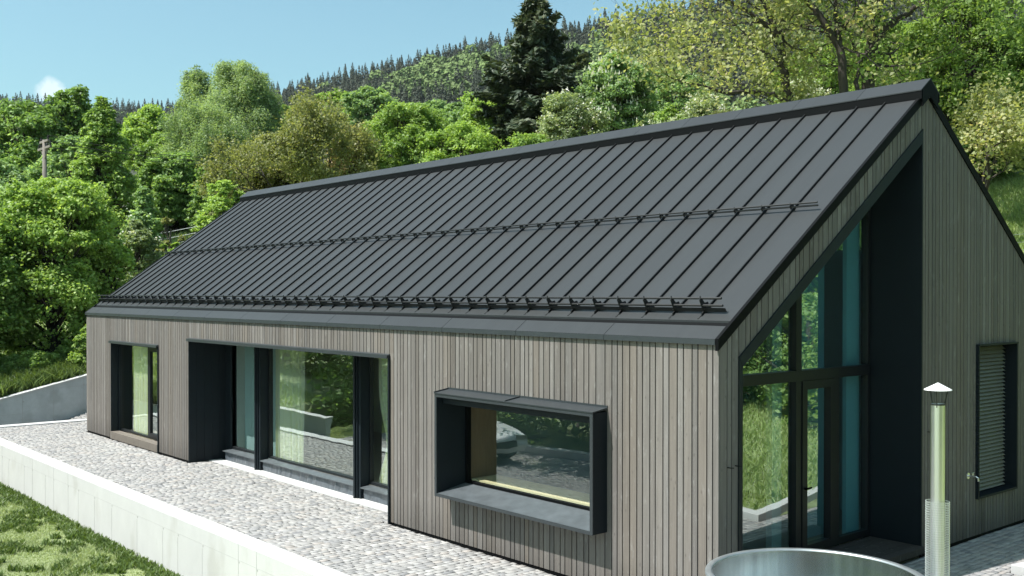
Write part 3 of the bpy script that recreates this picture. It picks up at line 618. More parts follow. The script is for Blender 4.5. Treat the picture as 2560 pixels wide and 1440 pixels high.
xpane([(PY0+.12,tr1),(2.50,tr1),(2.50,gz(2.50)-.09),(PY0+.12,gz(PY0+.12)-.09)]); xpane([(2.62,tr1),(PY1-.055,tr1),(PY1-.055,gz(PY1-.055)-.09),(2.62,gz(2.62)-.09)])
dk=MB()
for i in range(6): dk.box(gx_+.05+i*.135,gx_+.05+i*.135+.13,PY0+.06,PY1-.005,.06,.142)
dk.box(gx_+.05,-.008,PY0+.06,PY1-.005,.0,.058)
dk.build('door_deck',M['deck'],po)
# louvred window -----------------------------------------------------
lv=MB(); y0,y1=5.905,7.19; za,zb=.56,2.765
lv.box(-.28,.045,y0,y0+.028,za,zb); lv.box(-.28,.045,y1-.028,y1,za,zb); lv.box(-.28,.045,y0+.028,y1-.028,za,za+.03); lv.box(-.28,.055,y0-.0,y1,zb,zb+.025)
lw=piece(lv,'louvre_window',M['lining'],label='tall narrow gable window closed by an external slatted blind')
bl=MB(); n=38
for i in range(n):
    z=za+.05+(zb-za-.08)*i/n
    bl.prism([(-.20,z+.050),(-.20,z+.047),(-.135,z),(-.135,z+.004)][::1],'y',y0+.03,y1-.03) if False else bl.add([(-.19,y0+.03,z+.052),(-.13,y0+.03,z),(-.13,y1-.03,z),(-.19,y1-.03,z+.052),(-.192,y0+.03,z+.050),(-.132,y0+.03,z-.003),(-.132,y1-.03,z-.003),(-.192,y1-.03,z+.050)],[(0,1,2,3),(7,6,5,4),(0,4,5,1),(3,2,6,7)])
bl.build('slatted_blind',M['blindm'] if 'blindm' in M else mat('blind slats',(.24,.23,.19),rough=.5,var=.05),lw)
bk=MB(); bk.box(-.275,-.235,y0+.028,y1-.028,za+.03,zb); bk.build('pane',M['void'],lw)
# garden tap
tp=MB(); ty,tz=5.66,.925
tp.prism([(ty+.045*math.cos(t*math.pi/8),tz+.045*math.sin(t*math.pi/8)) for t in range(16)],'x',0.001,.014)
tp.tube([(.014,ty,tz),(.12,ty,tz),(.15,ty,tz-.015),(.155,ty,tz-.06)],[.013,.013,.014,.013],10)
tp.tube([(.075,ty,tz),(.075,ty,tz+.045)],.008,8); tp.tube([(.075,ty-.03,tz+.05),(.075,ty+.035,tz+.05)],.007,8)
tp.build('garden_tap',M['steelw'],house,smooth=False)
for hy,hz in ((.15,1.655),(.285,1.66),(4.50,1.655)):
    q=MB(); q.tube([(0,hy,hz),(.04,hy,hz),(.045,hy+.05,hz-.006)],.006,6); q.build('wall_hook',M['black'],house)
# interior -----------------------------------------------------------
inn=MB(); inn.box(LX+.3,-.84,.92,8.6,.10,.135); inn.box(LX+.3,-15.0,.3,.92,.10,.135); inn.build('interior_floor',M['infloor'],house)
iw=MB()
iw.box(LX+.3,-6.0,5.0,5.1,.136,3.0)           # rear partition
iw.box(-6.2,-6.1,.3,5.0,.136,3.0); iw.box(-14.9,-14.8,.3,5.0,.136,3.0); iw.box(-13.42,-13.38,.93,2.6,.136,2.95)
iw.box(LX+.28,LX+.3,.3,5,.136,3); iw.box(LX+.3,-14.9,.3,5,2.62,2.66); iw.box(-14.8,-6.2,.95,5,2.62,2.66)
iw.build('interior_wall',M['plaster'],house)
tl_=mat('light teal plaster',(.50,.72,.76),rough=.8,var=.03)
iw=MB(); iw.prism([(3.97,.136),(4.30,.136),(4.30,sof(4.3)-.2),(3.97,sof(3.97)-.2)],'x',-.96,-.90); iw.build('interior_column',tl_,house)
iw=MB(); iw.prism([(2.28,.136),(2.49,.136),(2.49,sof(2.49)-.3),(2.28,sof(2.28)-.3)],'x',-1.02,-.93); iw.build('interior_column',M['plaster'],house)
iw=MB(); iw.prism([(3.35,.136),(3.97,.136),(3.97,sof(3.97)-.3),(3.35,sof(3.35)-.3)],'x',-1.30,-1.25); iw.build('interior_wall',mat('mid teal plaster',(.34,.52,.56),rough=.8,var=.04),house)
iw=MB(); iw.box(-5.0,-1.6,5.6,5.65,.136,4.2); iw.prism([(.92,.136),(8.6,.136),(8.6,3.05),(RY,5.9),(.92,3.55)],'x',-5.08,-5.0); iw.box(-5.0,-.3,8.60,8.64,.136,3.0)
iw.build('interior_partition',mat('teal grey interior',(.34,.42,.44),rough=.8,var=.05),house)
def curtain(label,x0,x1,y,z0,z1,waves,seed,amp=.035,pinch=None):
    r=random.Random(seed); n=waves*10; V=[];F=[]; nz_=12
    ph=[r.uniform(-.4,.4) for _ in range(n+1)]
    for k in range(nz_+1):
        t=k/nz_; z=z0+(z1-z0)*t
        for i in range(n+1):
            s=i/n; xx=x0+(x1-x0)*s
            if pinch: 
                c=pinch; w=1-.30*math.exp(-((t-.35)/.2)**2); xx=c+(xx-c)*w
            a=amp*(1.25-.5*t); V.append((xx+.01*math.sin(3*t+i),y+a*math.sin(2*math.pi*waves*s+ph[i]*.5+1.1*t),z))
    for k in range(nz_):
        for i in range(n): F.append((k*(n+1)+i,k*(n+1)+i+1,(k+1)*(n+1)+i+1,(k+1)*(n+1)+i))
    o=npmesh('curtain',np.array(V),np.array(F),M['curtain'],smooth=True)
    return tag(o,label,'curtain')
curtain('white sheer curtain behind the tall left terrace door',-17.75,-16.7,.355,.16,2.3,9,1)
curtain('sheer white curtain at the left side of the wide window',-11.75,-10.6,.955,.25,2.5,10,2)
curtain('gathered white curtain behind the narrow right pane of the recess',-8.05,-6.35,.96,.15,2.5,12,3,pinch=-7.2)
# ---------------------------------------------------------------- hot tub and stove flue
TX,TY,TZ=1.52,-.54,.95
tub=empty('hot_tub',(TX,TY,0),'round brushed steel hot tub at the near corner of the house','hot tub')
b=MB(); b.lathe([(.925,TZ-.018),(.922,TZ-.05),(.918,.14),(.86,.10),(.0,.10)][::1],(TX,TY),160); b.build('inner_shell',M['steel'],tub,smooth=True)
b=MB(); b.lathe([(.925,TZ-.018),(.928,TZ-.004),(.940,TZ),(.975,TZ),(.989,TZ-.006),(.992,TZ-.03),(.985,TZ-.045),(.965,TZ-.05)],(TX,TY),160); b.build('rim',M['steelr'],tub,smooth=True)
b=MB(); b.lathe([(.963,TZ-.03),(.960,.0)],(TX,TY),160); b.build('outer_shell',M['steelr'],tub,smooth=True)
b=MB()
for k in range(14):
    a=k*math.pi/7; b.prism([(TX+.90*math.cos(a-.05),TY+.90*math.sin(a-.05)),(TX+.9*math.cos(a+.05),TY+.9*math.sin(a+.05)),(TX+.75*math.cos(a+.05),TY+.75*math.sin(a+.05)),(TX+.75*math.cos(a-.05),TY+.75*math.sin(a-.05))],'z',.42,.45)
b.build('bench',M['steelr'],tub)
def wz(u,v,D): return (CAM+D*(FW+RT*(u-1280)/FPX-UP*(v-755.3)/FPX))
DC=9.2; cb=wz(2344,1250,DC); cx,cy=cb[0],cb[1]
st=empty('stove_flue',(cx,cy,0),'shiny steel stove flue with a conical rain cap beside the hot tub','flue')
zm=wz(2341,1252,DC)[2]; zt=wz(2344,1009,DC)[2]; zc=wz(2344,972,DC)[2]; zp=wz(2344,956,DC)[2]
b=MB(); b.lathe([(.060,.62),(.060,zt)],(cx,cy),48); b.lathe([(.0602,zt),(.056,zt)],(cx,cy),48); b.lathe([(.056,zt),(.056,zt-.2)],(cx,cy),48); b.build('flue_pipe',M['steelw'],st,smooth=True)
b=MB(); b.box(cx-.24,cx+.24,cy-.20,cy+.20,.06,.60); b.box(cx-.26,cx+.26,cy-.22,cy+.22,.60,.62)
for sx in(-1,1):
    for sy in(-1,1): b.box(cx+sx*.2-.02,cx+sx*.2+.02,cy+sy*.16-.02,cy+sy*.16+.02,0,.06)
b.build('stove_body',M['blackm'],st,bevel=.006)
b=MB(); rm=.101
for k in range(30):
    a=2*math.pi*k/30; x,y=cx+rm*math.cos(a),cy+rm*math.sin(a); b.tube([(x,y,.64),(x,y,zm)],.0022,4)
z=.64
while z<zm:
    b.lathe([(rm-.002,z-.0022),(rm+.003,z-.0022),(rm+.003,z+.0022),(rm-.002,z+.0022),(rm-.002,z-.0022)],(cx,cy),30); z+=.0215
b.tube([(cx+rm+.006,cy,.64),(cx+rm+.006,cy,zm-.01)],.006,5)
b.build('heat_guard',mat('galvanised mesh',(.70,.72,.72),rough=.3,metal=.8,var=.1),st)
b=MB(); b.lathe([(.0,zp),(.118,zc-.004),(.120,zc-.010),(.112,zc-.008),(.0,zp-.012)],(cx,cy),48); cap_=b.build('rain_cap',M['white'],st,smooth=False)
for k in range(3):
    a=2*math.pi*k/3+.5+YAW; b=MB(); ca,sa=math.cos(a),math.sin(a); ra,rb=.062,.088
    b.tube([(cx+ra*ca,cy+ra*sa,zt-.03),(cx+ra*ca,cy+ra*sa,zt+.01),(cx+rb*ca,cy+rb*sa,zc-.012)],.0055,4); b.build('strap',M['blackm'],st)
b=MB(); b.lathe([(.0615,zt-.012),(.0635,zt-.012),(.0635,zt+.001),(.0615,zt+.001)],(cx,cy),32); b.build('collar',M['blackm'],st)
# ---------------------------------------------------------------- trees
def leaves(P,Nn,size,rng,asp=.62):
    n=len(P); a=rng.normal(size=(n,3)); a-= (a*Nn).sum(1,keepdims=True)*Nn; a/=np.linalg.norm(a,axis=1,keepdims=True)+1e-9
    b=np.cross(Nn,a); s=(size*rng.uniform(.6,1.25,n))[:,None]
    fold=Nn*s*.12
    V=np.stack([P-a*s*.5,P+b*s*.5*asp+fold,P+a*s*.5,P-b*s*.5*asp+fold],1).reshape(-1,3)
    F=np.arange(4*n).reshape(n,4); return V,F
def unit(v): return v/(np.linalg.norm(v,axis=-1,keepdims=True)+1e-9)
def profile(shape,t):
    if shape=='round': return np.clip(1-(2*t-.9)**2*.83,0.05,1)**.5
    if shape=='pyramid': return np.clip((1-t)**.72*1.05*np.clip(t/.12,.5,1),.04,1)
    if shape=='tall': return np.clip(np.sin(np.pi*np.clip(t*.88+.12,0,1))**.6,.05,1)
    if shape=='dome': return np.clip(1-t**2.2,.02,1)**.55
    return np.ones_like(t)
def limb(b,p0,p1,r0,r1,rng,n=5,seg=4,sag=.0,wob=.06):
    p0=np.array(p0,float);p1=np.array(p1,float); L_=np.linalg.norm(p1-p0); pts=[]
    for i in range(seg+1):
        t=i/seg; p=p0+(p1-p0)*t; p=p+np.array([0,0,1])*L_*sag*math.sin(math.pi*t)
        if 0<i<seg: p=p+rng.normal(size=3)*L_*wob*.5
        pts.append(p)
    b.tube(pts,[r0+(r1-r0)*i/seg for i in range(seg+1)],n,cap=False); return pts
def tree(name,label,cat,x,y,H,R,pal,shape='round',cb=.12,n=14000,leaf=.24,K=34,seed=0,bark='bark',group=None,lob=.30,droop=0,flower=0,fkind='blob',fill=.0,lean=(0,0),sparse=1,z0=None,squash=.85,trunk_r=None):
    rng=np.random.default_rng(seed+100); zb=float(terr(x,y)) if z0 is None else z0; n=int(n*2.1); leaf*=.70; K=int(K*1.6); lob*=.98
    t0=empty(name,(x,y,zb),label,cat,group)
    c0=zb+H*cb; ch=H*(1-cb)
    # lobes
    t=rng.uniform(0,1,K)**.9*.92+.02; th=np.arange(K)*2.39996+rng.normal(size=K)*.3
    rr=R*profile(shape,t)*np.sqrt(rng.uniform(.20,1.0,K))
    ctr=np.stack([x+rr*np.cos(th)+lean[0]*t,y+rr*np.sin(th)+lean[1]*t,c0+ch*t*.96],1)
    lr=R*lob*rng.uniform(.45,1.3,K)*(.55+.45*profile(shape,t))
    ctr[:,2]=np.minimum(ctr[:,2],zb+H-lr*.7)
    top=np.argmax(ctr[:,2]); ctr[top,:2]=[x+lean[0],y+lean[1]]
    # tufts
    T=max(4,int(n/K/16)); w=lr**2; M_=max(K*4,int(n/14))
    k=rng.choice(K,M_,p=w/w.sum()); d=unit(rng.normal(size=(M_,3))); d[:,2]=np.where(d[:,2]<-.55,-d[:,2],d[:,2])
    rad=lr[k]*rng.uniform(.25,1.25,M_)
    tc=ctr[k]+d*rad[:,None]*np.array([1,1,squash]); tr=lr[k]*.20
    if sparse==1 and K>20:
        m=rng.random(M_)<.14; q0=int(m.sum()); tt=rng.uniform(0,1,q0)**.85; an=rng.uniform(0,6.283,q0)
        rr2=R*profile(shape,tt)*(.78+.15*np.sin(an*3+seed+tt*5)+.12*np.sin(an*7+tt*13)+.12*rng.normal(size=q0))
        tc[m]=np.stack([x+lean[0]*tt+rr2*np.cos(an),y+lean[1]*tt+rr2*np.sin(an),c0+ch*tt*.95],1)
        d[m]=unit(np.stack([np.cos(an),np.sin(an),.3+.9*tt],1)); tr[m]=R*.055
    if sparse<1:
        keep=rng.random(M_)<sparse; tc,tr,d,k=tc[keep],tr[keep],d[keep],k[keep]; M_=len(tc)
    q=rng.integers(0,M_,n); g=rng.normal(size=(n,3)); P=tc[q]+g*tr[q][:,None]*np.array([1,1,.55])
    if droop:
        s=rng.random(n)**1.2; P=tc[q]+rng.normal(size=(n,3))*.10*np.array([1,1,.3]); P[:,2]-=s*droop*rng.uniform(.5,1.2,M_)[q]; P+=d[q]*(s*.25)[:,None]
        Nn=unit(d[q]*1.0+rng.normal(size=(n,3))*.7)
    else: Nn=unit(d[q]*.55+np.array([0,0,.55])+rng.normal(size=(n,3))*.62)
    P[:,2]=np.maximum(P[:,2],zb+.05)
    V,F=leaves(P,Nn,leaf,rng,.32 if droop else .66)
    npmesh('crown',V,F,M['leaf_'+pal],t0)
    if flower:
        m=int(flower); kk=rng.integers(0,M_,m); P=tc[kk]+d[kk]*.10+np.array([0,0,.12])
        if fkind=='candle':
            Vs=[];Fs=[]; 
            s=.16*leaf/.24
            up=unit(np.array([0,0,1])+.15*rng.normal(size=(m,3))); a=unit(np.cross(up,rng.normal(size=(m,3)))); bb=np.cross(up,a); hgt=leaf*1.35
            V=np.stack([P-a*s*.55,P+a*s*.55,P+up*hgt,P+up*hgt, P-bb*s*.55,P+bb*s*.55,P+up*hgt,P+up*hgt],1).reshape(-1,3)
            base=np.arange(m)*8
            F=np.concatenate([np.stack([base,base+1,base+2],1),np.stack([base+4,base+5,base+6],1)])
            npmesh('blossom',V,F,M['flower'],t0)
        else:
            m2=m*5; P=np.repeat(P,5,0)+rng.normal(size=(m2,3))*leaf*.5; V,F=leaves(P,unit(rng.normal(size=(m2,3))+np.array([0,-.3,.6])),leaf*.75,rng,.9); npmesh('blossom',V,F,M['flower'],t0)
    # trunk and limbs
    b=MB(); r0=trunk_r or .019*H+.03; pts=limb(b,(x,y,zb-.3),(ctr[top][0],ctr[top][1],c0+ch*.8),r0,.03,rng,8,7,wob=.02)
    for i in range(K):
        if i==top: continue
        h=(ctr[i][2]-zb)/H; f=np.clip(h*.62,.06,.9); fi=f*7; j=int(fi); p=pts[j]+(pts[min(j+1,7)]-pts[j])*(fi-j)
        p1=ctr[i]; limb(b,p,p1,r0*(1-f)*.42+.012,.012,rng,5,4,sag=.05)
        for _ in range(3):
            e=ctr[i]+unit(rng.normal(size=3)+np.array([0,0,.4]))*lr[i]*.8; limb(b,p*.3+p1*.7,e,.018+.001*H,.006,rng,4,2,wob=.1)
    b.build('trunk',M[bark],t0,smooth=True)
    return t0
def spruce(label,x,y,H,R,seed,z0=None,n_twig=26,name='spruce_tree',tw=1.0):
    rng=np.random.default_rng(seed); zb=float(terr(x,y)) if z0 is None else z0
    t0=empty(name,(x,y,zb),label,'spruce'); b=MB(); b.tube([(x,y,zb-.3),(x,y,zb+H*.5),(x+.1,y,zb+H)],[.022*H,.012*H,.02],9,cap=False)
    Ps=[];Ds=[];Ns=[]
    z=.06*H
    while z<H*.985:
        t=z/H; L0=R*(1-t)**.85*(.55+.45*min(1,t/.12))*(.8 if t>.55 else 1); nb=rng.integers(4,7) if t<.9 else 4; a0=rng.uniform(0,6.28)
        for i in range(nb):
            a=a0+i*2*math.pi/nb+rng.normal()*.25; L_=L0*rng.uniform(.45,1.22)+.12; dirh=np.array([math.cos(a),math.sin(a),0]); rise=.10+.45*t
            seg=6; pts=[np.array([x,y,zb+z])+dirh*L_*s+np.array([0,0,1])*L_*(rise*s-.42*(1-t)*s*s*1.1+.22*s**3) for s in np.linspace(0,1,seg)]
            b.tube(pts,[.012*L_+.015-(.012*L_)*s for s in np.linspace(0,1,seg)],4,cap=False)
            m=int(n_twig*L_)+6; s=rng.uniform(.12,1,m)**.8; ii=np.minimum((s*(seg-1)).astype(int),seg-2); fr=(s*(seg-1)-ii)[:,None]; pa=np.array(pts); base=pa[ii]*(1-fr)+pa[ii+1]*fr
            side=np.cross(dirh,[0,0,1]); sg=rng.choice([-1,1],m)[:,None]; out=rng.uniform(.05,.40,m)[:,None]*L_*(1-.62*s[:,None])*tw
            tip=base+(side*sg*.85+dirh*.55)*out+np.array([0,0,-1])*rng.uniform(.0,.35,m)[:,None]*(1-t)
            # twig foliage: several small cards along base->tip
            for q in (.15,.4,.65,.9):
                Ps.append(base+(tip-base)*q+rng.normal(size=(m,3))*.05); Ds.append(unit(tip-base+rng.normal(size=(m,3))*.15)); Ns.append(unit(np.array([0,0,1])+dirh*.4+rng.normal(size=(m,3))*.5))
        z+=H*.020*(1.2-.4*t)+.05
    P=np.concatenate(Ps);D=np.concatenate(Ds);N_=np.concatenate(Ns); b2=unit(np.cross(D,N_)); n=len(P); s=rng.uniform(.16,.36,n)[:,None]; w=rng.uniform(.06,.12,n)[:,None]
    V=np.stack([P-D*s*.6,P+b2*w,P+D*s,P-b2*w],1).reshape(-1,3); npmesh('crown',V,np.arange(4*n).reshape(n,4),M['leaf_spruce'],t0)
    b.build('trunk',M['bark'],t0,smooth=True); return t0
def branchy(label,x,y,H,seed,stems,pal,nleaf,leaf,cat='tree',spread=1.0,z0=None,name='broadleaf_tree',lowlimbs=(),stemfork=1.,paths=(),bark='bark'):
    """open-crowned tree with visible limbs: recursive forks, leaf tufts towards the tips"""
    rng=np.random.default_rng(seed); zb=float(terr(x,y)) if z0 is None else z0
    t0=empty(name,(x,y,zb),label,cat); b=MB(); tips=[]
    def grow(p,d,L_,r,dep,fork=1.):
        seg=4; pts=[p]; dd=d.copy()
        for i in range(seg):
            dd=unit(dd+rng.normal(size=3)*.16+np.array([0,0,.03])); pts.append(pts[-1]+dd*L_/seg)
        b.tube(pts,[r*(1-.35*i/seg) for i in range(seg+1)],7 if r>.08 else (5 if r>.025 else 3),cap=False)
        if dep<=2: 
            for q in pts[1:]: tips.append((q,dd,.55 if dep==2 else 1))
        if dep==0: return
        for i in range(rng.integers(2,4) if dep>1 else 3):
            nd=unit(dd+unit(rng.normal(size=3))*rng.uniform(.55,.95)*spread); nd[2]=nd[2]*.8+.05; st_=pts[-1] if i<2 else pts[rng.integers(2,seg)]
            grow(st_,unit(nd),L_*fork*rng.uniform(.66,.86),r*.62*rng.uniform(.8,1),dep-1)
    for (pp,r0,r1,nb,lo,L0,bias) in paths:
        W_=[np.array([*at(u,D),topz(v,D)]) for (u,v,D) in pp]; fine=[]
        for i in range(len(W_)-1):
            for t in (0,.34,.67): fine.append(W_[i]*(1-t)+W_[i+1]*t+rng.normal(size=3)*.035)
        fine.append(W_[-1]); k=len(fine)
        b.tube(fine,[r0+(r1-r0)*i/(k-1) for i in range(k)],8,cap=False)
        for j in range(nb):
            i=int(k*(lo+(1-lo)*(j+rng.random())/nb)); i=min(i,k-1); d=unit(rng.normal(size=3)*np.array([1,1,.45])+np.array(bias)+np.array([0,0,.15])); grow(fine[i],d,L0*rng.uniform(.6,1.25),max(.02,(r0+(r1-r0)*i/k)*.32),4)
        tips.append((fine[-1],unit(fine[-1]-fine[-2]),1)); grow(fine[-1],unit(fine[-1]-fine[-2]),L0*1.2,r1*.8,5)
    for (dx,dy,dz,L_,r,dep) in stems: grow(np.array([x,y,zb-.2]),unit(np.array([dx,dy,dz],float)),L_,r,dep,stemfork)
    for (h,dx,dy,dz,L_,r,dep) in lowlimbs: grow(np.array([x,y,zb+h]),unit(np.array([dx,dy,dz],float)),L_,r,dep)
    T=np.array([t[0] for t in tips]); T=T[rng.random(len(T))<.45]; q=rng.integers(0,len(T),nleaf)
    # tufts: hang leaves in small bunches round a few points per tip
    off=rng.normal(size=(len(T)*2,3))*.22; qq=q*2+rng.integers(0,2,nleaf)
    P=T[q]+off[qq]+rng.normal(size=(nleaf,3))*.12; V,F=leaves(P,unit(rng.normal(size=(nleaf,3))*.7+np.array([0,-.2,.5])),leaf,rng,.75)
    npmesh('crown',V,F,M['leaf_'+pal],t0); b.build('trunk',M['bark'],t0,smooth=True); return t0
def at(u,D):
    q=CAM+D*(FW+RT*(u-1280)/FPX); return float(q[0]),float(q[1])
def topz(v,D): return CAM[2]+D*(733-v)/FPX
def put(label,u,v,wpx,D,pal,shape='round',name='broadleaf_tree',cat='tree',**k):
    x,y=at(u,D); H=topz(v,D)-float(terr(x,y)); return tree(name,label,cat,x,y,H,wpx/2/FPX*D,pal,shape,**k)
# near maple and shrubs left of the house
put('bright green young maple right behind the ramp wall, nearest tree on the left',128,432,330,33,'light','round',name='maple_tree',n=52000,leaf=.17,K=44,seed=1,cb=.0,lob=.25)
put('smaller bright maple leaning in at the left edge beside the big maple',-60,560,240,31,'mid','round',name='maple_tree',n=16000,leaf=.17,K=30,seed=2,cb=.10)
put('low pale-green maple sapling between the big maple and the roof edge',262,560,130,34,'light','round',name='maple_tree',n=14000,leaf=.17,K=22,seed=3,cb=.15)
put('pale shrub with whitish leaf tips left of the roof edge',338,540,120,38,'pale','round',name='shrub',cat='shrub',n=12000,leaf=.19,K=20,seed=4,cb=.05,flower=60)
put('rounded green bush with layered leaves above the pale shrub',360,455,125,42,'blue','pyramid',name='shrub',cat='shrub',n=11000,leaf=.2,K=22,seed=5,cb=.05)
put('small brownish bush near the fenced meadow left of the roof',428,530,64,40,'olive','round',name='shrub',cat='shrub',n=4500,leaf=.17,K=12,seed=6,cb=.05)
put('low green bush just behind the left roof slope',440,590,110,36,'mid','round',name='shrub',cat='shrub',n=5000,leaf=.17,K=12,seed=7,cb=.05)
for i,(u,v,w,D,p,lb) in enumerate([(30,890,110,31,'dark','dark low bush on the ramp wall at the left picture edge'),(105,880,120,31,'mid','low bush on the ramp wall under the big maple trunk'),(200,850,90,32.2,'dark','dark bush on the ramp wall beside the house corner'),(230,800,90,31,'mid','mid green bush pressed against the far end of the house')]):
    put(lb,u,v,w,D,p,'dome',name='shrub',cat='shrub',n=6500,leaf=.13,K=14,seed=20+i,cb=.02,lob=.34)
# middle distance, left
put('broad dark green tree mass at the left edge behind the pole',60,240,330,62,'dark','dome',n=30000,leaf=.30,K=64,seed=31,lob=.20,cb=.05)
put('dense dark tree below the left skyline, left of the pole',-20,400,230,52,'blue','dome',n=15000,leaf=.27,K=34,seed=32)
put('round topped dark tree rising above the left skyline',183,210,130,64,'dark','round',n=14000,leaf=.28,K=30,seed=33,cb=.3)
put('dark bushy tree right behind the utility pole',180,330,150,56,'blue','round',n=12000,leaf=.27,K=28,seed=34)
put('tall pointed lime tree with a narrow top, darkest green of the left group',256,228,190,50,'mid','pyramid',name='lime_tree',n=42000,leaf=.22,K=70,seed=35,cb=.05,lob=.24)
put('rounded light green tree between the lime tree and the birch',376,262,150,78,'light','round',n=13000,leaf=.33,K=28,seed=36)
put('yellow-green tree low between the lime tree and the birch',430,330,150,70,'mid','round',n=13000,leaf=.3,K=28,seed=37)
put('slender birch top left of the big birch',492,150,110,70,'birch','tall',name='birch_tree',cat='birch',n=12000,leaf=.26,K=18,seed=38,droop=1.1,bark='barkp',cb=.2,lob=.26)
put('big drooping birch with the tallest crown on the left',600,138,215,68,'birch','tall',name='birch_tree',cat='birch',n=44000,leaf=.26,K=36,seed=39,droop=1.7,bark='barkp',cb=.1,lob=.24)
put('pale drooping willow-like tree in front of the big birch',520,255,210,62,'birch','round',name='birch_tree',cat='birch',n=22000,leaf=.24,K=40,seed=40,droop=1.4,cb=.1)
put('dense dark leafy tree in the hollow left of the far roof end',430,380,190,54,'dark','dome',n=24000,leaf=.26,K=46,seed=41,cb=.04)
put('dark dense tree directly above the far end of the ridge',545,400,140,52,'dark','dome',n=13000,leaf=.25,K=30,seed=42,cb=.04)
put('feathery bright green shrub touching the far end of the ridge',562,440,130,43,'light','round',name='shrub',cat='shrub',n=9000,leaf=.17,K=20,seed=43,cb=.05)
# middle
x,y=at(760,50); branchy('olive tree with fine twiggy crown behind the far half of the roof',x,y,9,51,[(0,0,1,2.6,.18,6),(.6,.2,1,2.4,.13,5),(-.7,-.1,1,2.4,.12,5),(.1,.8,.9,2.4,.12,5),(-.2,-.8,.8,2.2,.12,5)],'olive',34000,.13,cat='tree',stemfork=.75)
put('olive-green leafy tree beneath the twiggy one, above the roof ridge',700,330,190,54,'olive','round',n=16000,leaf=.23,K=40,seed=53,cb=.04)
put('reddish brown tree between the olive tree and the green orchard trees',880,318,130,56,'rust','round',n=9000,leaf=.22,K=28,seed=54,cb=.1)
put('bushy green orchard tree above the middle of the ridge',1030,252,200,52,'mid','round',n=26000,leaf=.21,K=46,seed=55,cb=.08)
put('low green orchard tree hugging the ridge right of the bushy one',1150,300,170,50,'light','round',n=15000,leaf=.2,K=34,seed=56,cb=.05)
put('light green tree left of the tall spruce',1225,255,150,60,'light','round',n=14000,leaf=.25,K=32,seed=57)
put('green tree filling the slope between the orchard trees',985,270,120,70,'mid','dome',n=8000,leaf=.3,K=20,seed=177,cb=.0)
put('low round tree closing the gap left of the light tree by the spruce',1140,258,130,64,'blue','dome',n=8000,leaf=.28,K=20,seed=179,cb=.0)
put('dark green rounded tree deeper between the orchard tree and spruce',930,222,130,95,'blue','round',n=9000,leaf=.4,K=24,seed=58)
put('twin rounded mid green tree below the brown forest',840,228,110,100,'mid','round',n=8000,leaf=.4,K=20,seed=59)
put('grey-green rounded tree just right of the twin rounded one',1075,255,120,105,'blue','round',n=8000,leaf=.42,K=20,seed=60)
put('hazy green tree far behind the big birch right shoulder',735,262,90,110,'mid','round',n=6000,leaf=.42,K=16,seed=61)
put('yellow-green tree on the slope left of the spruce top',1180,232,130,120,'light','round',n=7000,leaf=.45,K=18,seed=62)
x,y=at(1342,58); spruce('tall dark spruce standing above everything at the centre of the skyline',x,y,topz(-5,58)-float(terr(x,y)),215/FPX*58,71)
put('pale grey-green blossoming fruit tree right of the spruce',1425,225,170,50,'pale','round',name='fruit_tree',n=18000,leaf=.18,K=36,seed=72,cb=.05,flower=420)
put('horse chestnut with upright white flower candles',1545,132,160,55,'blue','round',name='chestnut_tree',cat='chestnut tree',n=26000,leaf=.24,K=44,seed=73,cb=.08,flower=1100,fkind='candle')
put('bright green low tree between spruce and ridge',1330,330,170,48,'mid','dome',n=12000,leaf=.2,K=30,seed=74,cb=.03)
put('mixed pale and green blossom tree over the ridge beside the leaning trunk',1765,205,190,45,'pale','round',name='fruit_tree',n=13000,leaf=.17,K=30,seed=176,cb=.0,flower=500)
put('low pale green bush right on the ridge line beside the white blossom bush',1672,238,140,43,'mid','dome',name='shrub',cat='shrub',n=8000,leaf=.17,K=22,seed=178,cb=.0)
put('white blossoming bush low behind the ridge, right of the chestnut',1620,268,120,44,'pale','round',name='fruit_tree',n=9000,leaf=.16,K=24,seed=75,cb=.04,flower=900)
put('white flowering tree glimpsed between the two leaning trunks',2015,190,150,48,'pale','round',name='fruit_tree',n=9000,leaf=.18,K=24,seed=76,cb=.04,flower=800)
put('grey-green rounded tree on the slope behind the chestnut',1690,165,150,100,'blue','round',n=9000,leaf=.4,K=22,seed=77)
put('olive-green leafy tree low behind the right half of the ridge',1800,262,230,42,'olive','dome',n=15000,leaf=.18,K=36,seed=78,cb=.02)
# right: open crowned trees with visible trunks
left_=tuple(-RT*.5)
x,y=at(1985,38); branchy('leaning sparse tree with yellow-green young leaves, left of the three trunks',x,y,14,81,[],'sparse',11000,.165,paths=[
 ([(1992,420,38),(1985,330,38),(1972,245,38),(1955,160,38),(1948,95,38),(1920,30,38),(1892,-40,38)],.21,.10,9,.42,1.6,tuple(-RT*.3)),
 ([(1950,105,38),(1905,60,37.6),(1850,20,37.4),(1790,-10,37.2)],.10,.05,6,.25,1.5,left_),
 ([(1985,262,38),(1935,240,37.2),(1870,228,36.8),(1800,230,36.4),(1742,212,36)],.10,.04,8,.2,1.15,left_),
 ([(1955,150,38),(1880,118,38.6),(1800,112,39),(1710,90,39.4)],.07,.03,7,.2,1.3,left_)])
x,y=at(2112,37); branchy('sparse tree with a forked dark trunk in the middle of the three trunks',x,y,14,82,[],'sparse',7500,.165,paths=[
 ([(2114,420,37),(2112,320,37),(2110,210,37),(2098,125,37),(2060,60,37),(2012,0,37),(1975,-60,37)],.20,.09,8,.45,1.4,(0,0,0)),
 ([(2098,125,37),(2088,60,37.4),(2084,-30,37.6)],.10,.06,5,.3,1.4,(0,0,0)),
 ([(2132,340,38),(2138,230,38),(2150,160,38.2),(2190,100,38.4)],.11,.05,4,.5,1.2,(0,0,0))])
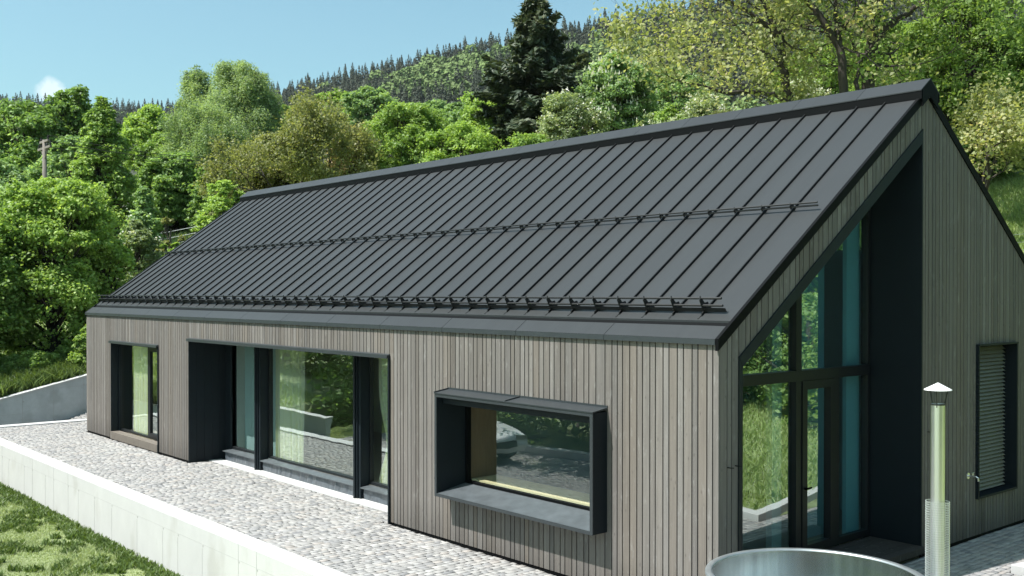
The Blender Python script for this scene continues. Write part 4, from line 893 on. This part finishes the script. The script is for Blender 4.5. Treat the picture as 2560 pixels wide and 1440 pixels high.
x,y=at(2165,39); branchy('tall straight trunked tree with pale side limb, rightmost of the three trunks',x,y,15,83,[],'vivid',8500,.17,paths=[
 ([(2160,420,39),(2163,320,39),(2170,165,39),(2184,60,39),(2192,-60,39)],.28,.19,6,.45,1.7,(0,0,0)),
 ([(2181,98,39),(2228,56,38.6),(2268,34,38.4),(2312,-2,38.2),(2350,-40,38)],.13,.07,5,.35,1.4,tuple(RT*.4)),
 ([(2170,160,39),(2230,166,38.6),(2300,160,38.4)],.07,.03,4,.3,1.2,tuple(RT*.4))])
put('vivid green maple filling the top right corner',2420,-70,330,43,'vivid','round',name='maple_tree',n=60000,leaf=.19,K=80,seed=84,cb=.02,lob=.2)
put('bright green tree tucked behind the right-hand trunks',2240,40,230,52,'vivid','round',n=22000,leaf=.23,K=46,seed=85,cb=.02)
x,y=at(2425,36); branchy('small tree with pale olive leaves hanging over the gable roof edge',x,y,5,86,[(-.32,-.1,1,3.7,.10,6),(.25,-.1,1,3.4,.08,6),(-.05,.1,1,4.0,.09,6),(.1,-.3,1,3.3,.07,5)],'sparse',7000,.15,stemfork=.22)
put('dark shaded tree at the far right behind the vivid maple',2590,60,240,52,'dark','round',n=16000,leaf=.26,K=36,seed=87,cb=.01)
put('dark hedge-like bush behind the stone heap on the right',2500,290,150,46,'dark','dome',name='shrub',cat='shrub',n=9000,leaf=.2,K=24,seed=88,cb=.01)
put('dark green bush by the picket fence behind the gable roof',2420,320,110,44,'dark','dome',name='shrub',cat='shrub',n=7000,leaf=.2,K=18,seed=89,cb=.01)
put('green backdrop tree behind the three trunks',2050,120,260,66,'vivid','round',n=14000,leaf=.3,K=36,seed=90,cb=.02)
# garden trees mirrored in the front and gable glass (they stand opposite the house), plus unseen ones added to block light
gl='garden shrubs and trees opposite the house'
r=random.Random(8)
words=['mirrored at the left of the tall terrace door','mirrored in the tall terrace door','mirrored at the far left of the wide window','mirrored left of centre in the wide window','mirrored in the middle of the wide window','mirrored right of centre in the wide window','mirrored at the right of the wide window','mirrored in the narrow right pane','mirrored at the left of the box window','mirrored in the middle of the box window','mirrored at the right of the box window','standing opposite the house corner']
for i,x in enumerate((-58,-51,-45,-39.5,-35,-31,-27,-23.5,-20,-16.5,-12.5,-7)):
    p=('vivid','dark','olive','mid','dark','vivid','blue','dark')[i%8]; c=dict(vivid='bright green',dark='dark green',olive='yellow-green',mid='mid green',blue='bluish green')[p]
    tree('shrub' if i%2 else 'broadleaf_tree',c+(' shrub ' if i%2 else ' tree ')+words[i],'shrub' if i%2 else 'tree',x,-11.2-r.uniform(0,2.5)*(1 if i%2 else 1.6),r.uniform(3,4.2) if i%2 else r.uniform(6,9),r.uniform(3.0,3.8),p,'dome',n=6000,leaf=.26,K=22,seed=120+i,cb=.0,group=gl)
for i,(x,y,H,R,p,lb) in enumerate([(4.6,13.6,2.6,1.7,'mid','mid green bush mirrored in the glass of the entrance door'),(7.2,15.0,3.2,2.0,'dark','dark bush mirrored left of the entrance door'),(9.9,13.9,2.8,1.9,'vivid','bright bush mirrored at the left of the entrance glass'),(12.4,15.8,3.4,2.2,'dark','dark bush at the left edge of the entrance reflection')]):
    tree('shrub',lb,'shrub',x,y,H,R,p,'dome',n=5000,leaf=.2,K=22,seed=180+i,cb=.0,group='garden trees opposite the gable')
for i,(x,y,H,R,p,lb) in enumerate([(8.5,18.5,6,3.0,'mid','mid green bush mirrored beside the entrance door'),(12.5,22,8,3.6,'vivid','bright tree mirrored in the middle of the entrance glass'),(17,19,10,4.6,'dark','dark tree mirrored at the left of the entrance glass'),(9,27,11,5,'vivid','tall bright tree mirrored high in the entrance glass'),(17,29,12,5.5,'mid','tall green tree deep in the entrance reflection'),(24,24,13,5.5,'dark','dark tall tree at the far left of the entrance reflection'),(21,12,12,4.8,'light','light green tree added out of view to keep sky light off the gable end'),(24,3,13,5.5,'mid','green tree added out of view towards the driveway, blocking sky light on the gable'),(20,-7,12,5,'dark','dark tree added out of view beyond the driveway to block sky light')]):  # last three stand out of view, added to block sky light on the gable
    tree('broadleaf_tree',lb,'tree',x,y,H,R,p,'dome',n=9000,leaf=.26,K=26,seed=140+i,cb=.0,group='garden trees opposite the gable')
for i,(x,y,H,R,p,lb) in enumerate([(17,-3.5,11,4.2,'dark','dark unseen tree added east of the terrace to cut light bounced onto the gable'),(19,-13,11,4.4,'vivid','bright unseen tree added past the driveway to cut light bounced onto the gable')]):  # unseen trees added to shade the ground and dim bounce on the gable
    tree('broadleaf_tree',lb,'tree',x,y,H,R,p,'dome',n=9000,leaf=.3,K=26,seed=160+i,cb=.12,group='garden trees opposite the gable')
# ---------------------------------------------------------------- far forest
def cards(ctr,nn,s,asp,rng):
    a=unit(np.cross(nn,rng.normal(size=ctr.shape))); b=np.cross(nn,a)
    V=np.stack([ctr-a*s,ctr+b*s*asp,ctr+a*s,ctr-b*s*asp],1).reshape(-1,3); return V,np.arange(len(V)).reshape(-1,4)
def far_conifer(rng,h,n=150):
    t=rng.uniform(0,1,n)**1.15; th=rng.uniform(0,6.283,n); saw=.72+.45*((t*9)%1)**.0*rng.uniform(.6,1.1,n)
    r=h*.20*(1-t)**.85*saw*rng.uniform(.35,1.05,n)**.5+.006*h; ctr=np.stack([r*np.cos(th),r*np.sin(th),h*(.06+.93*t)],1)
    nn=unit(np.stack([np.cos(th),np.sin(th),np.full(n,.55)],1)+rng.normal(size=(n,3))*.35); return cards(ctr,nn,(h*.066*(1.25-.8*t)*rng.uniform(.7,1.3,n))[:,None],.6,rng)
def far_broad(rng,h,n=190):
    d=unit(rng.normal(size=(n,3))); d[:,2]=abs(d[:,2])-.2; lob=1+.16*np.sin(d[:,0]*5+rng.uniform(0,6))*np.sin(d[:,1]*5+rng.uniform(0,6)+d[:,2]*4)
    ctr=d*np.array([.38,.38,.46])*h*(rng.uniform(.78,1.05,n)*lob)[:,None]+np.array([0,0,.42*h]); return cards(ctr,unit(d+rng.normal(size=(n,3))*.4),h*.085*rng.uniform(.6,1.2,(n,1)),.8,rng)
rng=np.random.default_rng(77)
con=[far_conifer(rng,1.) for _ in range(8)]; bro=[far_broad(rng,1.) for _ in range(8)]
def field(u,s): 
    return math.sin(u*.0105+2.1*math.sin(s*7+u*.002))+.8*math.sin(s*17+u*.006+1.3)+.5*math.sin(u*.031+s*31)
CV=[];CF=[];BV=[];BF=[];nc=nb=0; ridge_pts=[]
for row in range(46):
    s=row/45.
    u=-500
    while u<3000:
        Dr=float(ridge_D(u)); s=min(.999,max(0,(row+rng.uniform(-.8,.8))/45.)) if row<45 else 1.0; D=250*(Dr/250)**s*(1+rng.uniform(-.01,.01)); step=(max(6.5,D*.0085) if row<45 else 4.6)/D*FPX
        uu=u+rng.uniform(-.5,.5)*step; u+=step
        if (uu<600 and s<.7) or (uu<1700 and s<.22): continue
        x,y=at(uu,D); z=float(terr(x,y)); f=field(uu,s)
        q=s+.055*f; conif=q>.45
        if 960<uu+60*f<1270 and .70<q<.93: conif=False
        if 1390<uu+30*f<1600 and .58<q<.76: conif=False
        if rng.random()<.07: conif=not conif
        if s>.96: conif=True
        if row==45 and 680<uu<1620 and len(ridge_pts)<240: ridge_pts.append((x,y,z)); continue
        if conif:
            v,f_=con[rng.integers(8)]; h=rng.uniform(11,19); CV.append(v*h+[x,y,z-1]); CF.append(f_+nc); nc+=len(v)
        else:
            v,f_=bro[rng.integers(8)]; h=rng.uniform(11,17); CV_=v*h*np.array([1.1,1.1,1])+[x,y,z-1.5]; BV.append(CV_); BF.append(f_+nb); nb+=len(v)
npmesh('conifer_forest',np.concatenate(CV),np.concatenate(CF),M['farcon'],kind='stuff')['label']='brownish conifer wood covering the far hillside'
npmesh('broadleaf_forest',np.concatenate(BV),np.concatenate(BF),M['farbr'],kind='stuff')['label']='fresh green broadleaf wood on the far hillside'
proto=None
for (x,y,z) in ridge_pts:
    if proto is None:
        proto=[]
        for q in range(5):
            v,f_=far_conifer(rng,1.,260); me=npmesh('ridge_conifer',v,f_,M['farcon']); proto.append(me.data); bpy.data.objects.remove(me)
    o=bpy.data.objects.new('conifer_tree',proto[rng.integers(5)]); COL.objects.link(o); o.location=(x,y,z-1); h=rng.uniform(5,11)+(5 if rng.random()<.12 else 0); o.scale=(h*1.35,h*1.35,h); o.rotation_euler.z=rng.uniform(0,6)
    tag(o,'small dark conifer in silhouette along the far ridge line','conifer','conifers along the ridge line')
# ---------------------------------------------------------------- pole, fences, stones
D=46; x,y=at(113,D); zt=topz(350,D); zb=float(terr(x,y))
po=empty('utility_pole',(x,y,zb),'weathered wooden utility pole in front of the left trees','pole')
b=MB(); b.tube([(x,y,zb-.3),(x,y,zt)],[.12,.09],10); b.build('post',M['pole'],po,smooth=True)
b=MB(); b.box(x-.9,x+.9,y-.05,y+.05,zt-.42,zt-.32); b.box(x-.6,x+.6,y-.05,y+.05,zt-.12,zt-.02); b.tube([(x-.5,y,zt-.35),(x,y,zt-.95)],.03,5); b.tube([(x+.5,y,zt-.35),(x,y,zt-.95)],.03,5); b.build('crossarm',M['pole'],po)
for q,(dx,dz) in enumerate(((-.82,-.32),(-.45,-.32),(.45,-.32),(.82,-.32),(-.5,-.02),(.5,-.02))):
    b=MB(); b.lathe([(.0,zt+dz+.18),(.05,zt+dz+.16),(.03,zt+dz+.10),(.06,zt+dz+.08),(.03,zt+dz),(0,zt+dz)],(x+dx,y),8); b.build('insulator',M['rubber'],po)
for q,(dx,dz,lb) in enumerate(((-.82,-.14,'lower left power line strung from the wooden pole'),(.82,-.14,'lower right power line strung from the wooden pole'),(.5,.16,'upper power line strung from the wooden pole'))):
    x2,y2=at(1000,62); p0=np.array([x+dx,y,zt+dz]); p1=np.array([x2+dx,y2,topz(355,62)]); b=MB(); b.tube([p0+(p1-p0)*t-np.array([0,0,4*1.1*t*(1-t)]) for t in np.linspace(0,1,13)],.012,4,cap=False)
    tag(b.build('power_line',M['rubber']),lb,'power line')
def picket(u0,D0,u1,D1,h,step,name,label,m,wire=False):
    x0,y0=at(u0,D0); x1,y1=at(u1,D1); L_=math.hypot(x1-x0,y1-y0); n=int(L_/step); fe=empty(name,(x0,y0,float(terr(x0,y0))),label,'fence'); b=MB(); dx,dy=(x1-x0)/L_,(y1-y0)/L_
    P=MB()
    for i in range(n+1):
        s=i*step; xx=x0+dx*s; yy=y0+dy*s; z=float(terr(xx,yy))
        if wire:
            b.tube([(xx,yy,z-.2),(xx,yy,z+h)],.035,6)
        else:
            b.box(xx-.03,xx+.03,yy-.012,yy+.012,z+.05,z+h)
            if i%14==0: P.box(xx-.05,xx+.05,yy+.02,yy+.12,z-.2,z+h*.95)
    if wire:
        b.build('post',m,fe); w_=MB()
        for hh in (.2,.5,.8,1.1): w_.tube([(x0+dx*s,y0+dy*s,float(terr(x0+dx*s,y0+dy*s))+hh*h/1.2) for s in np.linspace(0,L_,n+1)],.008,4,cap=False)
        w_.build('wire',M['steelr'],fe)
    else:
        b.build('pickets',m,fe); P.build('post',m,fe); r_=MB()
        for hh in (.25,.8): r_.tube([(x0+dx*s,y0+dy*s+.03,float(terr(x0+dx*s,y0+dy*s))+hh*h) for s in np.linspace(0,L_,8)],.03,4)
        r_.build('rail',m,fe)
picket(2380,47,2620,46,1.1,.13,'picket_fence','dark wooden picket fence behind the stone heap on the right slope',M['fencew'])
picket(300,48,640,50,1.2,1.9,'wire_fence','thin post and wire fence along the meadow left of the roof',M['fencew'],True)
picket(2400,33,2700,31,1.0,2.2,'wire_fence','thin wire fence across the grassy slope right of the gable',M['fencew'],True)
def stones(label,u,D,n,seed,spread=(1.2,.5),rows=3,pal='stone',flat=.4,name='stone_heap'):
    r=np.random.default_rng(seed); x,y=at(u,D); h=empty(name,(x,y,float(terr(x,y))),label,'stones'); 
    b=MB(); cnt=0
    for row in range(rows):
        k=n//rows-row
        for i in range(k):
            a=r.uniform(.14,.30); xx=x+(i/(k-1)-.5)*2*spread[0]*(1-.12*row)+r.normal()*.05; yy=y+r.normal()*spread[1]*.3+row*.1; z=float(terr(xx,yy))+row*.16+.06
            ring=[(a*math.cos(t)*r.uniform(.8,1.15),a*.8*math.sin(t)*r.uniform(.8,1.15)) for t in np.linspace(0,2*math.pi,7)[:-1]]
            V=[(xx+p*.92,yy+q*.92,z-.07) for p,q in ring]+[(xx+p,yy+q,z) for p,q in ring]+[(xx+p*.8,yy+q*.8,z+.08) for p,q in ring]
            F=[tuple(range(6))[::-1],tuple(range(12,18))]+[(o+j,o+(j+1)%6,o+6+(j+1)%6,o+6+j) for o in(0,6) for j in range(6)]
            b.add(V,F)
    b.build('stones',M[pal],h)
stones('low heap of flat grey field stones under the hanging branches on the right',2462,43.5,24,7)
# white car on the driveway, mirrored in the box window
cx_,cy_,gz_=-15.2,-7.35,-.84
car=empty('parked_car',(cx_,cy_,gz_),'white estate car on the driveway, its bonnet mirrored in the box window','car')
def cp(pts): return [(cx_+a,gz_+b) for a,b in pts]
b=MB(); b.prism(cp([(-2.25,.30),(2.05,.26),(2.22,.45),(2.18,.68),(1.95,.80),(1.05,.93),(.95,.94),(-2.15,.96),(-2.28,.75)]),'y',cy_-.88,cy_+.88)
b.prism(cp([(-2.12,.96),(.98,.94),(.30,1.38),(.05,1.45),(-1.75,1.44),(-2.0,1.30)]),'y',cy_-.74,cy_+.74); b.build('body',M['carpaint'],car,bevel=.05)
cg=mat('car glass',(.02,.03,.035),rough=.05,var=.0)
for sy in (-1,1):
    b=MB(); y=cy_+sy*.742; b.prism(cp([(-1.95,1.0),(.78,.99),(.24,1.34),(-1.75,1.36)]),'y',min(y,y+sy*.012),max(y,y+sy*.012)); b.build('side_window',cg,car)
    b=MB(); y=cy_+sy*.62; b.box(cx_+2.12,cx_+2.215,y-.2,y+.2,gz_+.60,gz_+.72); b.build('headlight',M['steelw'],car)
    for xx in (-1.40,1.35):
        b=MB(); y=cy_+sy*.80; b.prism([(cx_+xx+.33*math.cos(t*math.pi/12),gz_+.33+.33*math.sin(t*math.pi/12)) for t in range(24)],'y',y-.11,y+.11); wh=b.build('wheel',M['rubber'],car)
        b=MB(); b.prism([(cx_+xx+.21*math.cos(t*math.pi/8),gz_+.33+.21*math.sin(t*math.pi/8)) for t in range(16)],'y',y+sy*.1105 if sy>0 else y-.118,y+.118 if sy>0 else y-.1105); b.build('rim',M['steelw'],wh)
b=MB(); b.add([(cx_+.96,cy_-.66,gz_+.975),(cx_+.96,cy_+.66,gz_+.975),(cx_+.36,cy_+.60,gz_+1.365),(cx_+.36,cy_-.60,gz_+1.365)],[(0,1,2,3)]); b.build('windscreen',cg,car)
b=MB(); b.box(cx_+2.19,cx_+2.235,cy_-.42,cy_+.42,gz_+.42,gz_+.58); b.build('grille',M['blackm'],car)
# ---------------------------------------------------------------- grass
def blades(name,n,area,hmin,hmax,m,seed,wid=.010,label=None,clump=None):
    r=np.random.default_rng(seed); x=r.uniform(area[0],area[1],n*3); y=r.uniform(area[2],area[3],n*3)
    if len(area)>4: k=area[4](x,y); x,y=x[k][:n],y[k][:n]
    else: x,y=x[:n],y[:n]
    n=len(x)
    if clump: f=clump(x,y)
    else: f=np.ones(n)
    z=terr(x,y); h=r.uniform(hmin,hmax,n)*f; a=r.uniform(0,6.28,n); w=wid*r.uniform(.6,1.4,n); le=r.normal(size=(n,2))*.5
    B=np.stack([x,y,z-.01],1); d=np.stack([np.cos(a)*w,np.sin(a)*w,0*w],1); T=B+np.stack([le[:,0]*h,le[:,1]*h,h],1); Mi=B+np.stack([le[:,0]*h*.3,le[:,1]*h*.3,h*.6],1)
    V=np.stack([B-d,B+d,Mi+d*.7,T,Mi-d*.7],1).reshape(-1,3); i=np.arange(n)[:,None]*5; F=np.concatenate([i+[[0,1,2,4]]],0); F2=i+[[4,2,3,3]]
    # triangles only
    F=np.concatenate([i+[[0,1,2]],i+[[0,2,4]],i+[[4,2,3]]]); o=npmesh(name,V,F,m,kind='stuff'); o['label']=label or name; return o
def nzf(x,y,s): return .5+.25*np.sin(x*s+1.7*np.sin(y*s*.8))+.25*np.sin(y*s*1.3+2*np.sin(x*s*.6+1))
blades('lawn_grass',230000,(-24,-7,-8.5,-2.38),.02,.07,M['blade'],1,wid=.007,label='pale mown lawn in front of the terrace wall',clump=lambda x,y:.5+1.0*nzf(x,y,2.3))
blades('lawn_weeds',26000,(-24,-7,-5.0,-2.37,lambda x,y:(nzf(x,y,2.9)*.5+nzf(x+3,y,9.)*.5>.60)|(y>-2.55-.25*nzf(x,y,5.))),.03,.13,M['weed'],2,wid=.022,label='darker leafy weeds growing in the lawn and against the wall')
blades('meadow_grass',190000,(-24,2,13,46,lambda x,y:((x-6.8)*-.759+(y+8.7)*.651>24)&(((x-6.8)*.651+(y+8.7)*.759)/((x-6.8)*-.759+(y+8.7)*.651)>.28)),.10,.34,M['meadow'],3,wid=.018,label='long green meadow grass on the slope right of the gable')
blades('bank_grass',90000,(-52,-24.5,-8,24),.08,.30,M['meadow'],4,wid=.02,label='rough grass on the bank behind the ramp wall')
blades('garden_grass',50000,(1.6,14,5.2,20),.05,.20,M['meadow'],5,wid=.016,label='garden grass behind the low kerb, mirrored in the entrance glass')
blades('ledge_growth',34000,(-26.6,-24.5,-6,6),.15,.55,M['weed'],6,wid=.03,label='dark undergrowth along the top of the ramp wall')

# ---------------------------------------------------------------- air
hz=MB(); hz.box(-1760,960,-460,1760,-30,520); ho=hz.build('haze',newmat('air')[0],kind='stuff'); ho['label']='thin pale summer haze over the valley'
t=ho.data.materials[0].node_tree; o_=t.nodes.new('ShaderNodeOutputMaterial'); pv=t.nodes.new('ShaderNodeVolumePrincipled'); pv.inputs['Color'].default_value=(.86,.94,1,1); pv.inputs['Density'].default_value=.00005; pv.inputs['Anisotropy'].default_value=.2
t.links.new(pv.outputs[0],o_.inputs['Volume'])
